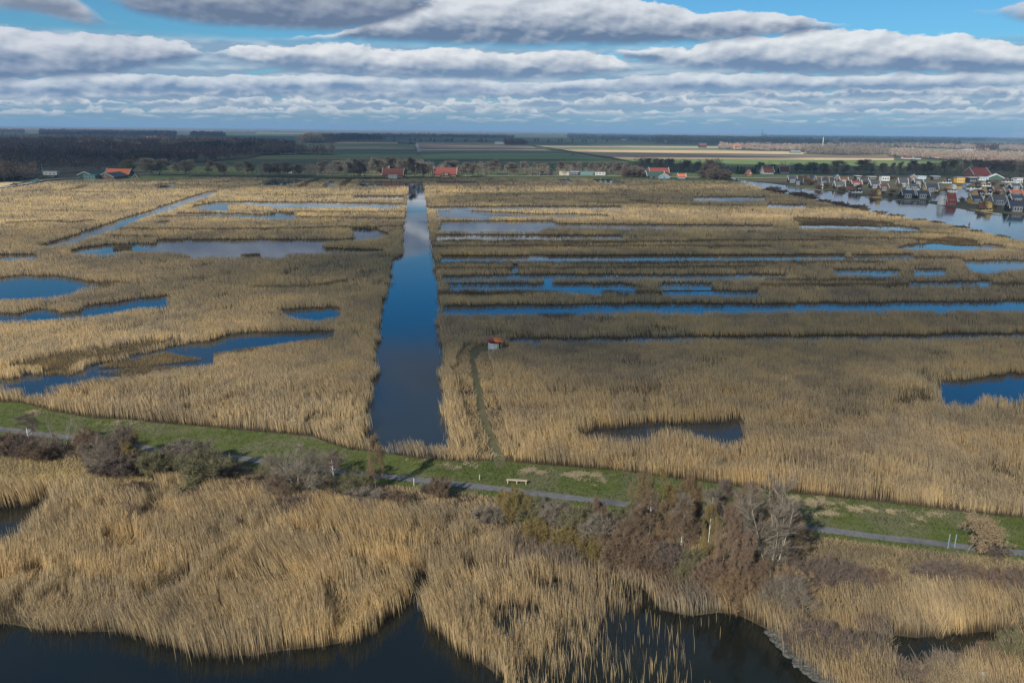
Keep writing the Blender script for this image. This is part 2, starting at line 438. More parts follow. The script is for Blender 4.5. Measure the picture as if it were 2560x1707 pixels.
WL = [
 # diagonal ditch, left
 ([(88, 619), (169, 594), (245, 569), (299, 550), (381, 526), (435, 507), (517, 481), (543, 478)], [(118, 619), (190, 606), (253, 586), (310, 569), (327, 558), (381, 537), (424, 526), (463, 511), (503, 496), (545, 481)], 1.2),
 ([(385, 466), (400, 461), (444, 459)], [(385, 469), (420, 470), (440, 464)], 1.0),
 ([(425, 450), (440, 448)], [(420, 452), (434, 452)], 0.3),
 ([(0, 637), (40, 636), (95, 637)], [(0, 646), (50, 645), (100, 642)], 1.8),
 # broad pond left of the central ditch
 ([(168, 630), (200, 622), (267, 612), (389, 611), (395, 601), (500, 600), (640, 600), (885, 600), (880, 573), (945, 575), (955, 581), (975, 583), (978, 594), (940, 604), (910, 604), (885, 608), (812, 613), (815, 621), (880, 624), (962, 626)],
  [(175, 633), (260, 636), (320, 629), (380, 630), (470, 634), (475, 641), (560, 643), (640, 643), (713, 642), (722, 634), (800, 633), (860, 631), (965, 629)], 1.9),
 ([(480, 516), (500, 513), (535, 507), (560, 505), (640, 506), (760, 507), (900, 508), (1012, 511)], [(478, 520), (560, 527), (640, 528), (662, 520), (760, 518), (980, 519), (1012, 515)], 1.6),
 ([(440, 534), (550, 534), (575, 536), (640, 531), (655, 529), (700, 534), (745, 537)], [(440, 538), (560, 541), (640, 546), (690, 548), (735, 548), (745, 541)], 1.6),
 ([(388, 557), (410, 555), (432, 554)], [(390, 562), (415, 562), (425, 558)], 1.2),
 ([(885, 492), (1010, 492)], [(880, 497), (1010, 498)], 1.6),
 ([(645, 462), (680, 451), (752, 452), (760, 455)], [(645, 463), (715, 463), (722, 459), (745, 457)], 1.2),
 ([(806, 465), (825, 457), (833, 457)], [(806, 467), (832, 467), (836, 460)], 1.0),
 ([(1090, 457), (1195, 456)], [(1090, 459), (1195, 459)], 1.0),
 # right-hand strips
 ([(1092, 529), (1150, 527), (1280, 533), (1350, 537), (1400, 536), (1500, 538), (1528, 541)], [(1093, 542), (1160, 545), (1210, 547), (1230, 542), (1280, 543), (1380, 542), (1500, 542), (1530, 542)], 1.6),
 ([(1072, 519), (1280, 517), (1555, 517)], [(1072, 523), (1280, 522), (1555, 521)], 1.5),
 ([(1100, 554), (1280, 554), (1383, 554), (1398, 561), (1650, 563), (1935, 565)], [(1095, 578), (1280, 580), (1352, 579), (1367, 570), (1550, 570), (1800, 570), (1938, 570)], 1.6),
 ([(1086, 588), (1280, 589), (1560, 590)], [(1086, 597), (1280, 598), (1560, 597)], 1.6),
 ([(1097, 641), (1280, 640), (1600, 639), (1920, 638), (2115, 637)], [(1097, 650), (1280, 651), (1600, 650), (1920, 648), (2115, 647)], 1.7),
 ([(2130, 638), (2290, 636)], [(2130, 646), (2290, 645)], 1.8),
 ([(1278, 665), (1296, 665)], [(1278, 677), (1297, 676)], 1.0),
 ([(1105, 692), (1365, 688), (1386, 688), (1640, 689), (1920, 688), (1975, 690)], [(1105, 702), (1364, 698), (1386, 698), (1640, 698), (1920, 698), (1972, 697)], 0.6),
 ([(1363, 690), (1388, 690)], [(1360, 716), (1390, 716)], 0.2),
 ([(1122, 711), (1280, 711), (1363, 711), (1388, 711), (1565, 711), (1595, 718)], [(1122, 722), (1280, 723), (1400, 730), (1512, 736), (1515, 723), (1580, 727), (1600, 722)], 0.9),
 ([(1641, 710), (1782, 710)], [(1641, 717), (1780, 717)], 1.8),
 ([(1655, 730), (1900, 729)], [(1655, 738), (1900, 738)], 1.8),
 ([(1105, 766), (1280, 764), (1510, 762), (1693, 760), (1920, 762), (2264, 757), (2560, 755), (2800, 752)], [(1105, 783), (1280, 782), (1624, 777), (1920, 775), (2264, 774), (2560, 771), (2800, 768)], 2.0),
 ([(1268, 848), (1392, 847), (1640, 846), (1920, 842), (2240, 839), (2560, 834), (2800, 832)], [(1268, 862), (1392, 860), (1640, 859), (1920, 855), (2240, 854), (2560, 849), (2800, 846)], 0.45),
 ([(1337, 862), (1356, 862)], [(1338, 877), (1352, 877)], 0.8),
 ([(2404, 653), (2560, 653), (2700, 650)], [(2428, 676), (2470, 680), (2505, 674), (2560, 673), (2700, 672)], 1.4),
 ([(2081, 676), (2165, 675), (2253, 677)], [(2085, 684), (2165, 685), (2250, 684)], 1.8),
 ([(2282, 675), (2370, 675)], [(2282, 686), (2370, 686)], 1.8),
 ([(2270, 706), (2480, 705)], [(2270, 713), (2480, 713)], 1.9),
 ([(1993, 565), (2100, 565), (2200, 568), (2250, 566), (2300, 572)], [(2000, 571), (2180, 572), (2205, 577), (2300, 578), (2302, 574)], 1.4),
 ([(1732, 494), (1850, 493), (1915, 495)], [(1732, 501), (1850, 502), (1915, 500)], 1.5),
 ([(1918, 511), (1960, 512), (2018, 514)], [(1918, 519), (1970, 520), (2018, 518)], 1.4),
 ([(2262, 615), (2285, 612), (2345, 610), (2400, 616), (2450, 616), (2465, 611), (2515, 617)], [(2225, 624), (2380, 626), (2450, 625), (2520, 623)], 1.4),
 ([(1391, 451), (1415, 450), (1432, 456)], [(1395, 453), (1425, 458), (1434, 458)], 1.0),
 ([(1480, 450), (1520, 450), (1560, 456)], [(1490, 454), (1530, 458), (1562, 458)], 1.0),
 # left foreground ponds
 ([(-250, 705), (0, 696), (57, 690), (161, 693), (198, 702), (246, 708)], [(-250, 760), (0, 750), (86, 746), (155, 739), (196, 727), (202, 718), (246, 711)], 1.9),
 ([(-250, 790), (0, 782), (43, 788), (86, 776), (158, 779), (161, 786), (201, 781), (198, 768), (258, 762), (344, 750), (424, 742)], [(-250, 815), (0, 800), (115, 797), (201, 789), (258, 783), (316, 774), (427, 759)], 1.9),
 ([(-250, 950), (0, 954), (43, 951), (49, 937), (178, 940), (201, 920), (244, 911), (316, 903), (324, 894), (402, 877), (422, 871), (525, 854), (574, 837), (640, 833), (778, 831), (838, 830)],
  [(-250, 985), (0, 970), (80, 986), (158, 969), (235, 954), (261, 943), (333, 943), (382, 928), (531, 906), (546, 900), (536, 891), (617, 880), (700, 860), (750, 853), (790, 846), (840, 836)], 1.5),
 ([(695, 775), (770, 771), (852, 773)], [(712, 784), (740, 789), (790, 801), (852, 787)], 1.6),
 # right foreground ponds
 ([(1449, 1085), (1487, 1076), (1566, 1071), (1650, 1061), (1743, 1060), (1862, 1054)], [(1456, 1096), (1563, 1091), (1617, 1093), (1650, 1086), (1675, 1074), (1715, 1081), (1743, 1095), (1838, 1106), (1866, 1100)], 1.9),
 ([(2346, 972), (2356, 957), (2408, 954), (2480, 937), (2523, 933), (2560, 937), (2700, 945)], [(2350, 988), (2374, 1010), (2431, 1018), (2465, 998), (2560, 991), (2700, 985)], 1.8),
]
for up, lo, h in WL:
    water('marsh_water', up, lo, h)
# small islands of sedge lying in the long left pond
ISL = [ground_poly([(244, 922), (270, 913), (330, 903), (380, 891), (420, 885), (450, 891), (508, 902)], [(508, 911), (440, 919), (400, 925), (330, 938), (280, 933), (240, 926)], 0.6),
       ground_poly([(570, 518), (600, 514), (640, 518), (690, 524)], [(572, 524), (600, 530), (650, 534), (690, 531)], 0.8),
       ground_poly([(283, 617), (330, 614)], [(283, 622), (328, 622)], 0.8), ground_poly([(604, 638), (650, 636)], [(604, 645), (650, 645)], 0.6),
       ground_poly([(534, 893), (545, 886), (640, 872), (700, 868), (780, 850), (838, 842)], [(534, 900), (600, 895), (640, 885), (700, 872), (780, 860), (838, 850)], 0.3)]

# the broad boating canal on the right, with its harbour basin
river = np.concatenate([ground_poly([(1826, 443), (1850, 449), (1873, 455), (1920, 459), (1985, 467), (2012, 474), (2116, 482), (2165, 493), (2219, 501), (2328, 503), (2319, 509), (2383, 520), (2423, 527), (2560, 540), (3100, 585)]),
                        G([3100, 2560, 2491, 2383, 2268, 2151, 2032, 1947, 1905, 1885, 1862, 1832], [740, 599, 587, 562, 543, 524, 497, 478, 471, 463, 458, 446], 0.8)])
sheet('canal_water', roughen(river, 0.6, 4, 9), 0.15, M_canal, kind='structure')
basin = ground_poly([(2352, 468), (2429, 467), (2436, 480), (2432, 500), (2398, 505), (2370, 505), (2328, 503), (2330, 490), (2380, 486)])
sheet('harbour_water', basin, 0.16, M_canal, kind='structure')
WATER += [river, basin]

# near lake at the foot of the picture
def fg_water(name, pts, h=0.0):
    poly = roughen(ground_poly(pts), 0.9, 1.5, 11)
    WATER.append(poly); sheet(name, poly, 0.06 + 0.002 * len(WATER), M_lake, kind='structure')
lake_edge = [(-500, 1545), (0, 1558), (122, 1575), (299, 1583), (395, 1613), (490, 1637), (640, 1640), (803, 1619), (885, 1603), (953, 1555), (1018, 1520), (1026, 1463), (1062, 1425), (1086, 1440), (1066, 1510), (1070, 1560), (1138, 1620), (1211, 1670), (1262, 1700)]
LAKE = np.concatenate([ground_poly(lake_edge + [(1262, 1900), (-700, 1900)])])
shore_r = [(1262, 1700), (1170, 1600), (1200, 1540), (1275, 1478), (1400, 1440), (1500, 1430), (1600, 1462), (1655, 1525), (1740, 1538), (1800, 1530), (1850, 1536), (1920, 1577), (1947, 1607), (1983, 1654), (2029, 1688), (2061, 1710), (2180, 1800), (2250, 1900), (1262, 1900)]
LAKER = ground_poly(shore_r)
lk = roughen(ground_poly(lake_edge + shore_r[1:-1] + [(-700, 1900)]), 0.5, 1.5, 11)
sheet('lake_water', lk, 0.10, M_lake, kind='structure')
WATER += [LAKE, LAKER]
pond_l = roughen(ground_poly([(-400, 1285), (0, 1267), (109, 1254), (130, 1250)], [(-400, 1420), (0, 1340), (76, 1299), (109, 1265)], 1.9), 0.5, 1.5, 3)
WATER.append(pond_l); sheet('inlet_water', pond_l, 0.11, M_lake, kind='structure')
pond_r = roughen(ground_poly([(2216, 1600), (2238, 1591), (2287, 1595), (2328, 1591), (2355, 1602), (2369, 1588), (2464, 1580), (2560, 1588), (2800, 1590)], [(2216, 1625), (2260, 1644), (2298, 1655), (2305, 1632), (2345, 1610), (2383, 1608), (2410, 1624), (2491, 1636), (2510, 1615), (2560, 1600), (2800, 1600)], 1.7), 0.4, 1.2, 5)
WATER.append(pond_r); sheet('pool_water', pond_r, 0.11, M_lake, kind='structure')

# ------------------------------------------------------------------ dike: grass, path, trail
M_grass = grainy('dike grass', (0.072, 0.096, 0.022), (0.102, 0.118, 0.034), 0.9, 0.95, (0.125, 0.125, 0.062), 0.16)
path_low = [(x, y + 12 + x * 0.0012) for x, y in path_top]
grass_low = [(x, y + 15) for x, y in path_low]
dikeG = np.concatenate([ground_poly(dike_top), ground_poly(grass_low)[::-1]])
sheet('dike_grass', roughen(dikeG, 0.5, 2.5, 21), 0.10, M_grass, kind='structure')
M_asph = grainy('cycle path asphalt', (0.125, 0.125, 0.135), (0.165, 0.163, 0.17), 2.5, 0.85, (0.10, 0.10, 0.105), 0.3)
pathG = np.concatenate([ground_poly(path_top), ground_poly(path_low)[::-1]])
sheet('cycle_path', roughen(pathG, 0.12, 1.2, 5), 0.14, M_asph, kind='structure')
M_trail = grainy('trodden grass', (0.10, 0.105, 0.045), (0.145, 0.125, 0.070), 1.2, 0.95, (0.11, 0.095, 0.06), 0.4)
tl = [(1238, 1170), (1222, 1110), (1201, 1060), (1188, 1005), (1181, 960), (1178, 937), (1171, 905), (1172, 885), (1195, 866), (1262, 866)]
tr_ = [(1270, 884), (1205, 885), (1186, 905), (1196, 937), (1202, 960), (1211, 1005), (1224, 1060), (1246, 1110), (1268, 1170)]
trailG = roughen(ground_poly(tl + tr_), 0.3, 1.5, 8)
sheet('trail', trailG, 0.12, M_trail, kind='structure')

# ground under the near vegetation
low_edge = ground_poly(grass_low)
near = np.concatenate([low_edge, ground_poly([(3200, 1900), (-900, 1900)])])
sheet('bank_soil', near, 0.03, M_litter, kind='structure')
# blown reed straw lying on the grass
M_straw = grainy('straw', (0.30, 0.25, 0.15), (0.40, 0.33, 0.20), 3.0, 1.0)
def straw_blades(cx, cy, rx, ry, n, seed):
    g = np.random.default_rng(seed)
    p = G(cx + g.normal(0, rx * .75, n * 2), cy + g.normal(0, ry * .8, n * 2))
    p = p[fbm(p[:, 0] / 1.3, p[:, 1] / 1.3, seed, 3) > .54]; n = len(p)
    a = g.uniform(0, 6.28, n); L = g.uniform(0.25, 0.7, n); w = 0.035
    d = np.stack([np.cos(a), np.sin(a)], 1); q = np.stack([-d[:, 1], d[:, 0]], 1) * w
    z = 0.16 + g.uniform(0, .12, n)
    V = np.zeros((n, 3, 3)); V[:, 0, :2] = p + q; V[:, 1, :2] = p - q; V[:, 2, :2] = p + d * L[:, None]; V[:, :, 2] = z[:, None]; V[:, 2, 2] += g.uniform(-.1, .1, n)
    return V.reshape(-1, 3)
straw = [(1335, 1182, 22, 5, 700), (1455, 1192, 35, 6, 1300), (1530, 1200, 20, 5, 500), (1475, 1212, 10, 5, 300), (2030, 1258, 28, 6, 1200), (2085, 1266, 16, 6, 700), (2150, 1276, 42, 4, 1100), (2225, 1284, 20, 3, 400), (2065, 1290, 22, 5, 350),
         (2290, 1306, 12, 5, 250), (735, 1113, 14, 4, 350), (1150, 1168, 26, 5, 420), (88, 1034, 12, 4, 250), (1240, 1140, 12, 4, 200), (1985, 1250, 22, 4, 450), (300, 1060, 40, 4, 300), (1030, 1155, 30, 3, 200), (2320, 1290, 30, 4, 200)]
V = np.concatenate([straw_blades(*s, i + 5) for i, s in enumerate(straw)])
link('straw_litter', mesh_np('straw_litter', V, tris=np.arange(len(V)).reshape(-1, 3)), None, M_straw, kind='stuff', label='pale reed straw strewn in patches over the green dike', category='straw')

# ------------------------------------------------------------------ reeds
def reed_mat(name, base, alt, tip, low):
    def build(nt, b):
        p = pos(nt)
        big = nt.smooth(nt.noise(p, 0.045, 4, 0.6), 0.36, 0.64)
        col = nt.mix(big, base, alt)
        region = nt.smooth(nt.noise(p, 0.011, 3, 0.5), 0.42, 0.60)
        col = nt.mix(nt.math('MULTIPLY', region, 0.34), col, tuple(v * 0.62 for v in (alt[0], alt[0] * 0.80, alt[0] * 0.60)))
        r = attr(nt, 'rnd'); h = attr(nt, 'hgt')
        col = nt.mix(nt.smooth(h, 0.45, 0.0), col, low)  # stem feet darkened in colour to stand for shade deep in the reeds
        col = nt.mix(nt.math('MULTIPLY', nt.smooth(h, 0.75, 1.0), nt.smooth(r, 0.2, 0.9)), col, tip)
        hs = nt.n('ShaderNodeHueSaturation', {'Hue': 0.5, 'Saturation': nt.lin(r, 0, 1, 0.8, 1.12), 'Value': nt.lin(r, 0, 1, 0.62, 1.24), 'Fac': 1.0, 'Color': col})
        link_base(nt, b, hs.outputs[0])
        tr = nt.n('ShaderNodeBsdfTranslucent', {0: hs.outputs[0]})
        mx = nt.n('ShaderNodeMixShader', {0: 0.42})
        out = nt.t.nodes['Material Output']
        nt.t.links.new(b.outputs[0], mx.inputs[1]); nt.t.links.new(tr.outputs[0], mx.inputs[2]); nt.t.links.new(mx.outputs[0], out.inputs[0])
    return mat(name, base, 0.9, 0.1, build)
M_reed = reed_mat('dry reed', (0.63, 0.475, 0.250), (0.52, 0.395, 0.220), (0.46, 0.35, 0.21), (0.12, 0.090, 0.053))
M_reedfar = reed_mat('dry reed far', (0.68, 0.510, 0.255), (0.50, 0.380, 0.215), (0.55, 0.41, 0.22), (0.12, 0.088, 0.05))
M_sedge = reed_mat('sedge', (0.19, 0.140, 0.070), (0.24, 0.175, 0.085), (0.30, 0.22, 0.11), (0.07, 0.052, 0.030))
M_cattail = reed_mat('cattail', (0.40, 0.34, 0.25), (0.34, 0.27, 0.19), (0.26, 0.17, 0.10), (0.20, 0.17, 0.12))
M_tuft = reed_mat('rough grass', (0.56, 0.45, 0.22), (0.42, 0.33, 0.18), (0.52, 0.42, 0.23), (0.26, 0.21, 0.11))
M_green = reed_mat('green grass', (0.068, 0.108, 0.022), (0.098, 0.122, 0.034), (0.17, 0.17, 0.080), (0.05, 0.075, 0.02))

def blades(name, P, h, w, lean, jit, m, rnd, z=0.0, three=True, tipw=0.55, **props):
    n = len(P)
    if not n: return
    g = np.random.default_rng(n)
    a = g.uniform(0, math.pi, n) if three else g.normal(0.25, 0.55, n)
    q = np.stack([np.cos(a), np.sin(a)], 1) * (w * 0.5)[:, None]
    d = g.normal(0, 1, (n, 2)) * jit[:, None] + lean
    tip = P + d * h[:, None]
    mid = P + d * (h * 0.42)[:, None]
    k = 6 if three else 4
    V = np.zeros((n, k, 3), np.float32)
    V[:, 0, :2] = P + q; V[:, 1, :2] = P - q
    V[:, 0, 2] = z; V[:, 1, 2] = z
    hg = np.zeros((n, k), np.float32)
    if three:
        V[:, 2, :2] = mid - q; V[:, 3, :2] = mid + q; V[:, 2, 2] = V[:, 3, 2] = z + h * 0.62
        V[:, 4, :2] = tip + q * tipw; V[:, 5, :2] = tip - q * tipw; V[:, 4, 2] = V[:, 5, 2] = z + h
        hg[:, 2] = hg[:, 3] = 0.62; hg[:, 4] = hg[:, 5] = 1
        b = np.arange(n)[:, None] * 6
        quads = np.concatenate([b + np.array([0, 1, 2, 3]), b + np.array([3, 2, 5, 4])]); tris = None
    else:
        V[:, 2, :2] = tip - q * tipw; V[:, 3, :2] = tip + q * tipw
        V[:, 2, 2] = V[:, 3, 2] = z + h; hg[:, 2] = hg[:, 3] = 1
        b = np.arange(n)[:, None] * 4
        quads = b + np.array([0, 1, 2, 3]); tris = None
    me = mesh_np(name, V.reshape(-1, 3), quads, tris, rnd=np.repeat(rnd, k), hgt=hg.ravel())
    return link(name, me, None, m, kind='stuff', **props)

def in_any(P, polys):
    r = np.zeros(len(P), bool)
    for q in polys: r |= inside(P, q)
    return r

def sample_px(n, y0, y1, x0=-520, x1=3080):
    n = int(n * 1.16)
    px = rng.uniform(x0, x1, n); py = rng.uniform(y0, y1, n)
    return G(px, py), px, py

dryG = [ground_poly(q) for q in [
    [(1452, 520), (2100, 520)],]]
SEDGE = [ISL[0], ISL[2], ISL[3], ISL[4],
    ground_poly([(0, 925), (60, 905), (200, 880), (330, 862), (425, 855), (430, 872), (400, 878), (324, 896), (240, 914), (200, 922), (178, 942), (49, 940), (0, 956)]),
    ground_poly([(198, 716), (240, 712), (330, 706), (300, 722), (260, 728), (200, 728)]),
    ground_poly([(1975, 545), (2100, 548), (2230, 556), (2250, 566), (2200, 568), (1990, 565)]),
    ground_poly([(2280, 600), (2400, 597), (2460, 606), (2450, 617), (2400, 617), (2300, 611)]),
    ground_poly([(2290, 888), (2370, 884), (2380, 900), (2310, 906)]), ground_poly([(2260, 985), (2345, 970), (2350, 992), (2300, 1010), (2250, 1015)])]
CATT = [ground_poly([(1285, 1370), (1560, 1400), (1630, 1440), (1650, 1480), (1560, 1475), (1440, 1445), (1285, 1425)]),
        ground_poly([(1610, 1430), (1740, 1440), (1790, 1480), (1830, 1520), (1740, 1545), (1650, 1530), (1605, 1470)]),
        ground_poly([(2140, 1580), (2220, 1570), (2235, 1600), (2240, 1625), (2300, 1660), (2290, 1680), (2140, 1640)]),
        ground_poly([(2300, 1650), (2345, 1612), (2390, 1612), (2415, 1650), (2400, 1690), (2300, 1690)]),
        ground_poly([(300, 1290), (420, 1290), (450, 1320), (330, 1325)])]
TUFT = [ground_poly([(1990, 1345), (2560, 1412), (3000, 1470), (3000, 1640), (2560, 1500), (2330, 1490), (2150, 1500), (1985, 1480)]),
        ground_poly([(-300, 1130), (120, 1140), (330, 1185), (420, 1235), (380, 1270), (250, 1240), (-300, 1230)])]
gap_lines = []   # narrow overgrown drains that show as dark lines in the reeds
for (pts, wid) in [([(45, 481), (150, 482), (260, 484)], 2), ([(90, 532), (170, 533), (270, 534)], 2), ([(35, 563), (100, 560), (145, 559)], 4), ([(175, 561), (218, 557)], 4), ([(410, 547), (500, 545), (760, 548), (1000, 551)], 4),
                   ([(285, 578), (450, 580), (640, 578), (1000, 571)], 3), ([(640, 490), (760, 491), (1010, 492)], 3), ([(280, 596), (400, 597)], 2), ([(640, 534), (860, 535), (1010, 534)], 3), ([(750, 470), (770, 458), (800, 449)], 3), ([(855, 468), (876, 449)], 3),
                   ([(1060, 474), (1280, 474), (1550, 475)], 2), ([(1064, 486), (1280, 487), (1540, 488)], 2), ([(1070, 609), (1280, 610), (1500, 611), (2100, 606)], 3), ([(1085, 623), (1280, 623), (1920, 622)], 2.4), ([(1092, 664), (1500, 665), (1920, 663), (2200, 662)], 2.4), ([(1095, 678), (1500, 677), (1900, 674)], 2),
                   ([(1110, 738), (1280, 740), (1640, 738)], 2), ([(1100, 745), (1300, 745)], 1.5), ([(1500, 560), (1500, 560)], 1), ([(1500, 512), (1640, 513), (1850, 517)], 3), ([(1590, 505), (1620, 508)], 5), ([(2070, 600), (2280, 603)], 3), ([(2240, 586), (2380, 590)], 3), ([(1920, 722), (2240, 720), (2560, 718)], 2.4), ([(1920, 708), (2200, 708)], 2),
                   ([(1290, 620), (1600, 612)], 2), ([(2080, 653), (2390, 650)], 3), ([(100, 480), (180, 478), (215, 466)], 3), ([(470, 458), (540, 459), (575, 456)], 3), ([(640, 728), (800, 722), (860, 712)], 1.6), ([(1380, 800), (1420, 795)], 3), ([(160, 1530), (330, 1570)], 0.1),
                   ([(320, 1555), (372, 1530), (410, 1488), (455, 1468), (500, 1420), (560, 1385)], 0.6), ([(500, 1500), (535, 1462), (590, 1410)], 0.5), ([(60, 1440), (110, 1460), (160, 1452), (230, 1480), (290, 1490)], 0.7), ([(820, 1350), (870, 1372), (930, 1366)], 1.1), ([(830, 1500), (960, 1470)], 1.0), ([(1180, 1430), (1230, 1440)], 1.0)]:
    a = G([p[0] for p in pts], [p[1] for p in pts])
    gap_lines.append((a, wid))

def near_line(P, a, wid):
    r = np.zeros(len(P), bool)
    for i in range(len(a) - 1):
        p, q = a[i], a[i + 1]; d = q - p; L2 = d @ d
        if L2 < 1e-6: continue
        t = np.clip(((P - p) @ d) / L2, 0, 1)
        dist = np.linalg.norm(P - (p + t[:, None] * d), axis=1)
        r |= dist < wid * (0.6 + 0.8 * fbm(P[:, 0] / 5, P[:, 1] / 5, 77, 2))
    return r

class M: pass
def make_reeds(N, y0, y1, name, label, region, wmul, mm, three, hh=(1.9, 2.5), near_bank=False):
    P, px, py = sample_px(N, y0, y1)
    keep = in_any(P, region)
    P = P[keep]
    edge = np.stack([fbm(P[:, 0] / 2.5, P[:, 1] / 2.5, 5, 2) - .5, fbm(P[:, 0] / 2.5, P[:, 1] / 2.5, 9, 2) - .5], 1) * (1.3 if y1 <= 640 else 1.8)
    wet = in_any(P + edge + rng.normal(0, 0.45 if y1 <= 640 else 0.35, P.shape), WATER)
    isl = in_any(P, ISL)
    keep = (~wet | isl) & ~inside(P, trailG)
    P = P[keep]
    gaps = np.zeros(len(P), bool)
    far = not three
    for a, wid in gap_lines: gaps |= near_line(P, a, wid * (0.85 if far else 1))
    if not far:
        gaps &= rng.uniform(0, 1, len(P)) < 0.72
        P = P[~gaps]; gaps = gaps[~gaps]
    d = np.hypot(P[:, 0], P[:, 1])
    wob = np.stack([fbm(P[:, 0] / 5, P[:, 1] / 5, 15, 3) - .5, fbm(P[:, 0] / 5, P[:, 1] / 5, 19, 3) - .5], 1) * 9 + rng.normal(0, 0.8, P.shape)
    sedge = in_any(P + wob, SEDGE[4:]) | in_any(P, SEDGE[:4]) | gaps; gs = gaps; cat = in_any(P, CATT) if near_bank else np.zeros(len(P), bool); tuft = in_any(P, TUFT) if near_bank else np.zeros(len(P), bool)
    dens = fbm(P[:, 0] / 7, P[:, 1] / 7, 31, 3); fine = fbm(P[:, 0] / 1.6, P[:, 1] / 1.6, 32, 2)
    keep = (rng.uniform(0, 1, len(P)) < np.clip((dens - 0.20) * 5.5, 0.2, 1) * (np.clip((fine - 0.12) * 3.2, 0.45, 1) if three else 1)) | tuft
    if near_bank: keep &= (rng.uniform(0, 1, len(P)) < np.interp(P[:, 1], [44, 52, 64, 76], [0.42, 0.5, 0.8, 1.0])) | tuft | cat
    P, d, sedge, cat, tuft, dens, fine, gs = [v[keep] for v in (P, d, sedge, cat, tuft, dens, fine, gs)]
    h = rng.uniform(*hh, len(P)) * (0.80 + 0.30 * dens + 0.14 * fine)
    stiff = fbm(P[:, 0] / 14, P[:, 1] / 14, 41, 2)
    h = h * (0.86 + 0.3 * stiff)
    if near_bank:
        ye = np.interp(P[:, 0], low_edge[:, 0], low_edge[:, 1])
        h = h * np.clip((ye - P[:, 1]) / 9.0, 0.20, 1.0)
    h[sedge & ~gs] *= 0.38; h[cat] *= 0.85; h[tuft] = np.maximum(h[tuft] * 0.45, 0.55)
    w = np.maximum(0.024, d * wmul) * rng.uniform(0.6, 1.4, len(P))
    w[cat] *= 1.5; w[tuft] *= 1.1; w[sedge] *= 1.2
    lean = np.stack([-0.14 + 0.50 * (fbm(P[:, 0] / 7, P[:, 1] / 7, 51, 3) - .5), 0.05 + 0.45 * (fbm(P[:, 0] / 9, P[:, 1] / 9, 61, 2) - .5)], 1)
    jit = np.full(len(P), 0.07); jit[sedge] = 0.35; jit[tuft] = 0.55; jit[cat] = 0.10
    tram = (fbm(P[:, 0] / 4.5, P[:, 1] / 4.5, 123, 3) > 0.66) & ~sedge & ~tuft
    if three: jit[tram] = 0.40; h[tram] *= 0.62
    if not near_bank:
        tr_ln = np.zeros(len(P), bool)
        for aa in (np.array([g1(1250, 1140), g1(1213, 1058), g1(1197, 1000), g1(1190, 937), g1(1180, 900), g1(1195, 878), g1(1235, 878)]),): tr_ln |= near_line(P, aa, 2.6 if three else 3.4)
        h[tr_ln] *= 0.42; jit[tr_ln] = 0.35
    patch = fbm(P[:, 0] / 3.2, P[:, 1] / 3.2, 91, 2)
    rnd = np.clip(rng.normal(0.5, 0.2 if three else 0.11, len(P)) + (patch - 0.5) * 0.9 + (stiff - 0.5) * 0.7, 0, 1)
    for sel, nm, mt, lb in ((~(sedge | cat | tuft), name, mm, label), (sedge, 'sedge_tussock', M_sedge, 'dark brown sedge hummocks along ' + region_word(name)), (cat, 'cattail_stand', M_cattail, 'pale bulrush stems standing at the lake edge by the thicket'), (tuft, 'rough_grass', M_tuft, 'yellowed tangled long grass below the cycle path')):
        if sel.sum() > 50:
            blades(nm, P[sel], h[sel], w[sel], lean[sel], jit[sel], mt, rnd[sel], 0.0, three, label=lb, category={'sedge_tussock': 'sedge', 'cattail_stand': 'bulrush', 'rough_grass': 'grass'}.get(nm, 'reeds'))

def region_word(n):
    return {'reed_bed': 'the ponds of the marsh', 'far_reed_bed': 'the far marsh channels', 'lakeside_reed': 'the lake shore'}.get(n, 'the marsh')

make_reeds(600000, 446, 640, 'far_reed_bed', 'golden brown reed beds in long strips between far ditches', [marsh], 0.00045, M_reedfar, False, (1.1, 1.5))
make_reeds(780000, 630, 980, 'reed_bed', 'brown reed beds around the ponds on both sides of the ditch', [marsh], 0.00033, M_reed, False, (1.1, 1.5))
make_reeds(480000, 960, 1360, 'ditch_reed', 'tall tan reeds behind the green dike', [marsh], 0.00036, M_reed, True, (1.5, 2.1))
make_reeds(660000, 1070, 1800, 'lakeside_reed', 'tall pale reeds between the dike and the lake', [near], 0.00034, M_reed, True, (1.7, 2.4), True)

# thin reed standing in the lake
P, px, py = sample_px(80000, 1420, 1800, 1120, 2000)
keep = inside(P, LAKER) 
P = P[keep]
dl = np.clip((1.05 - (proj(0, 0, 0)[0] * 0)) + 0 * P[:, 0], 0, 1)
pxy = np.array([proj(a, b, 0) for a, b in P])
fall = np.clip(0.95 - (pxy[:, 0] - 1240) / 430 - np.maximum(0, pxy[:, 1] - 1500) / 420, 0.03, 0.85) * np.clip((1830 - pxy[:, 0]) / 200, 0, 1)
clump = fbm(P[:, 0] / 2.2, P[:, 1] / 2.2, 71, 3)
keep = rng.uniform(0, 1, len(P)) < fall * np.clip((clump - 0.28) * 4, 0.05, 1)
P = P[keep]
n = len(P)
blades('standing_reed', P, rng.uniform(0.9, 2.1, n), np.full(n, 0.022), np.tile([-0.05, 0.05], (n, 1)), np.full(n, 0.08), M_reed, rng.uniform(0.2, 0.9, n), 0.0, True, label='thin scattered reed stems standing in the dark lake', category='reeds')

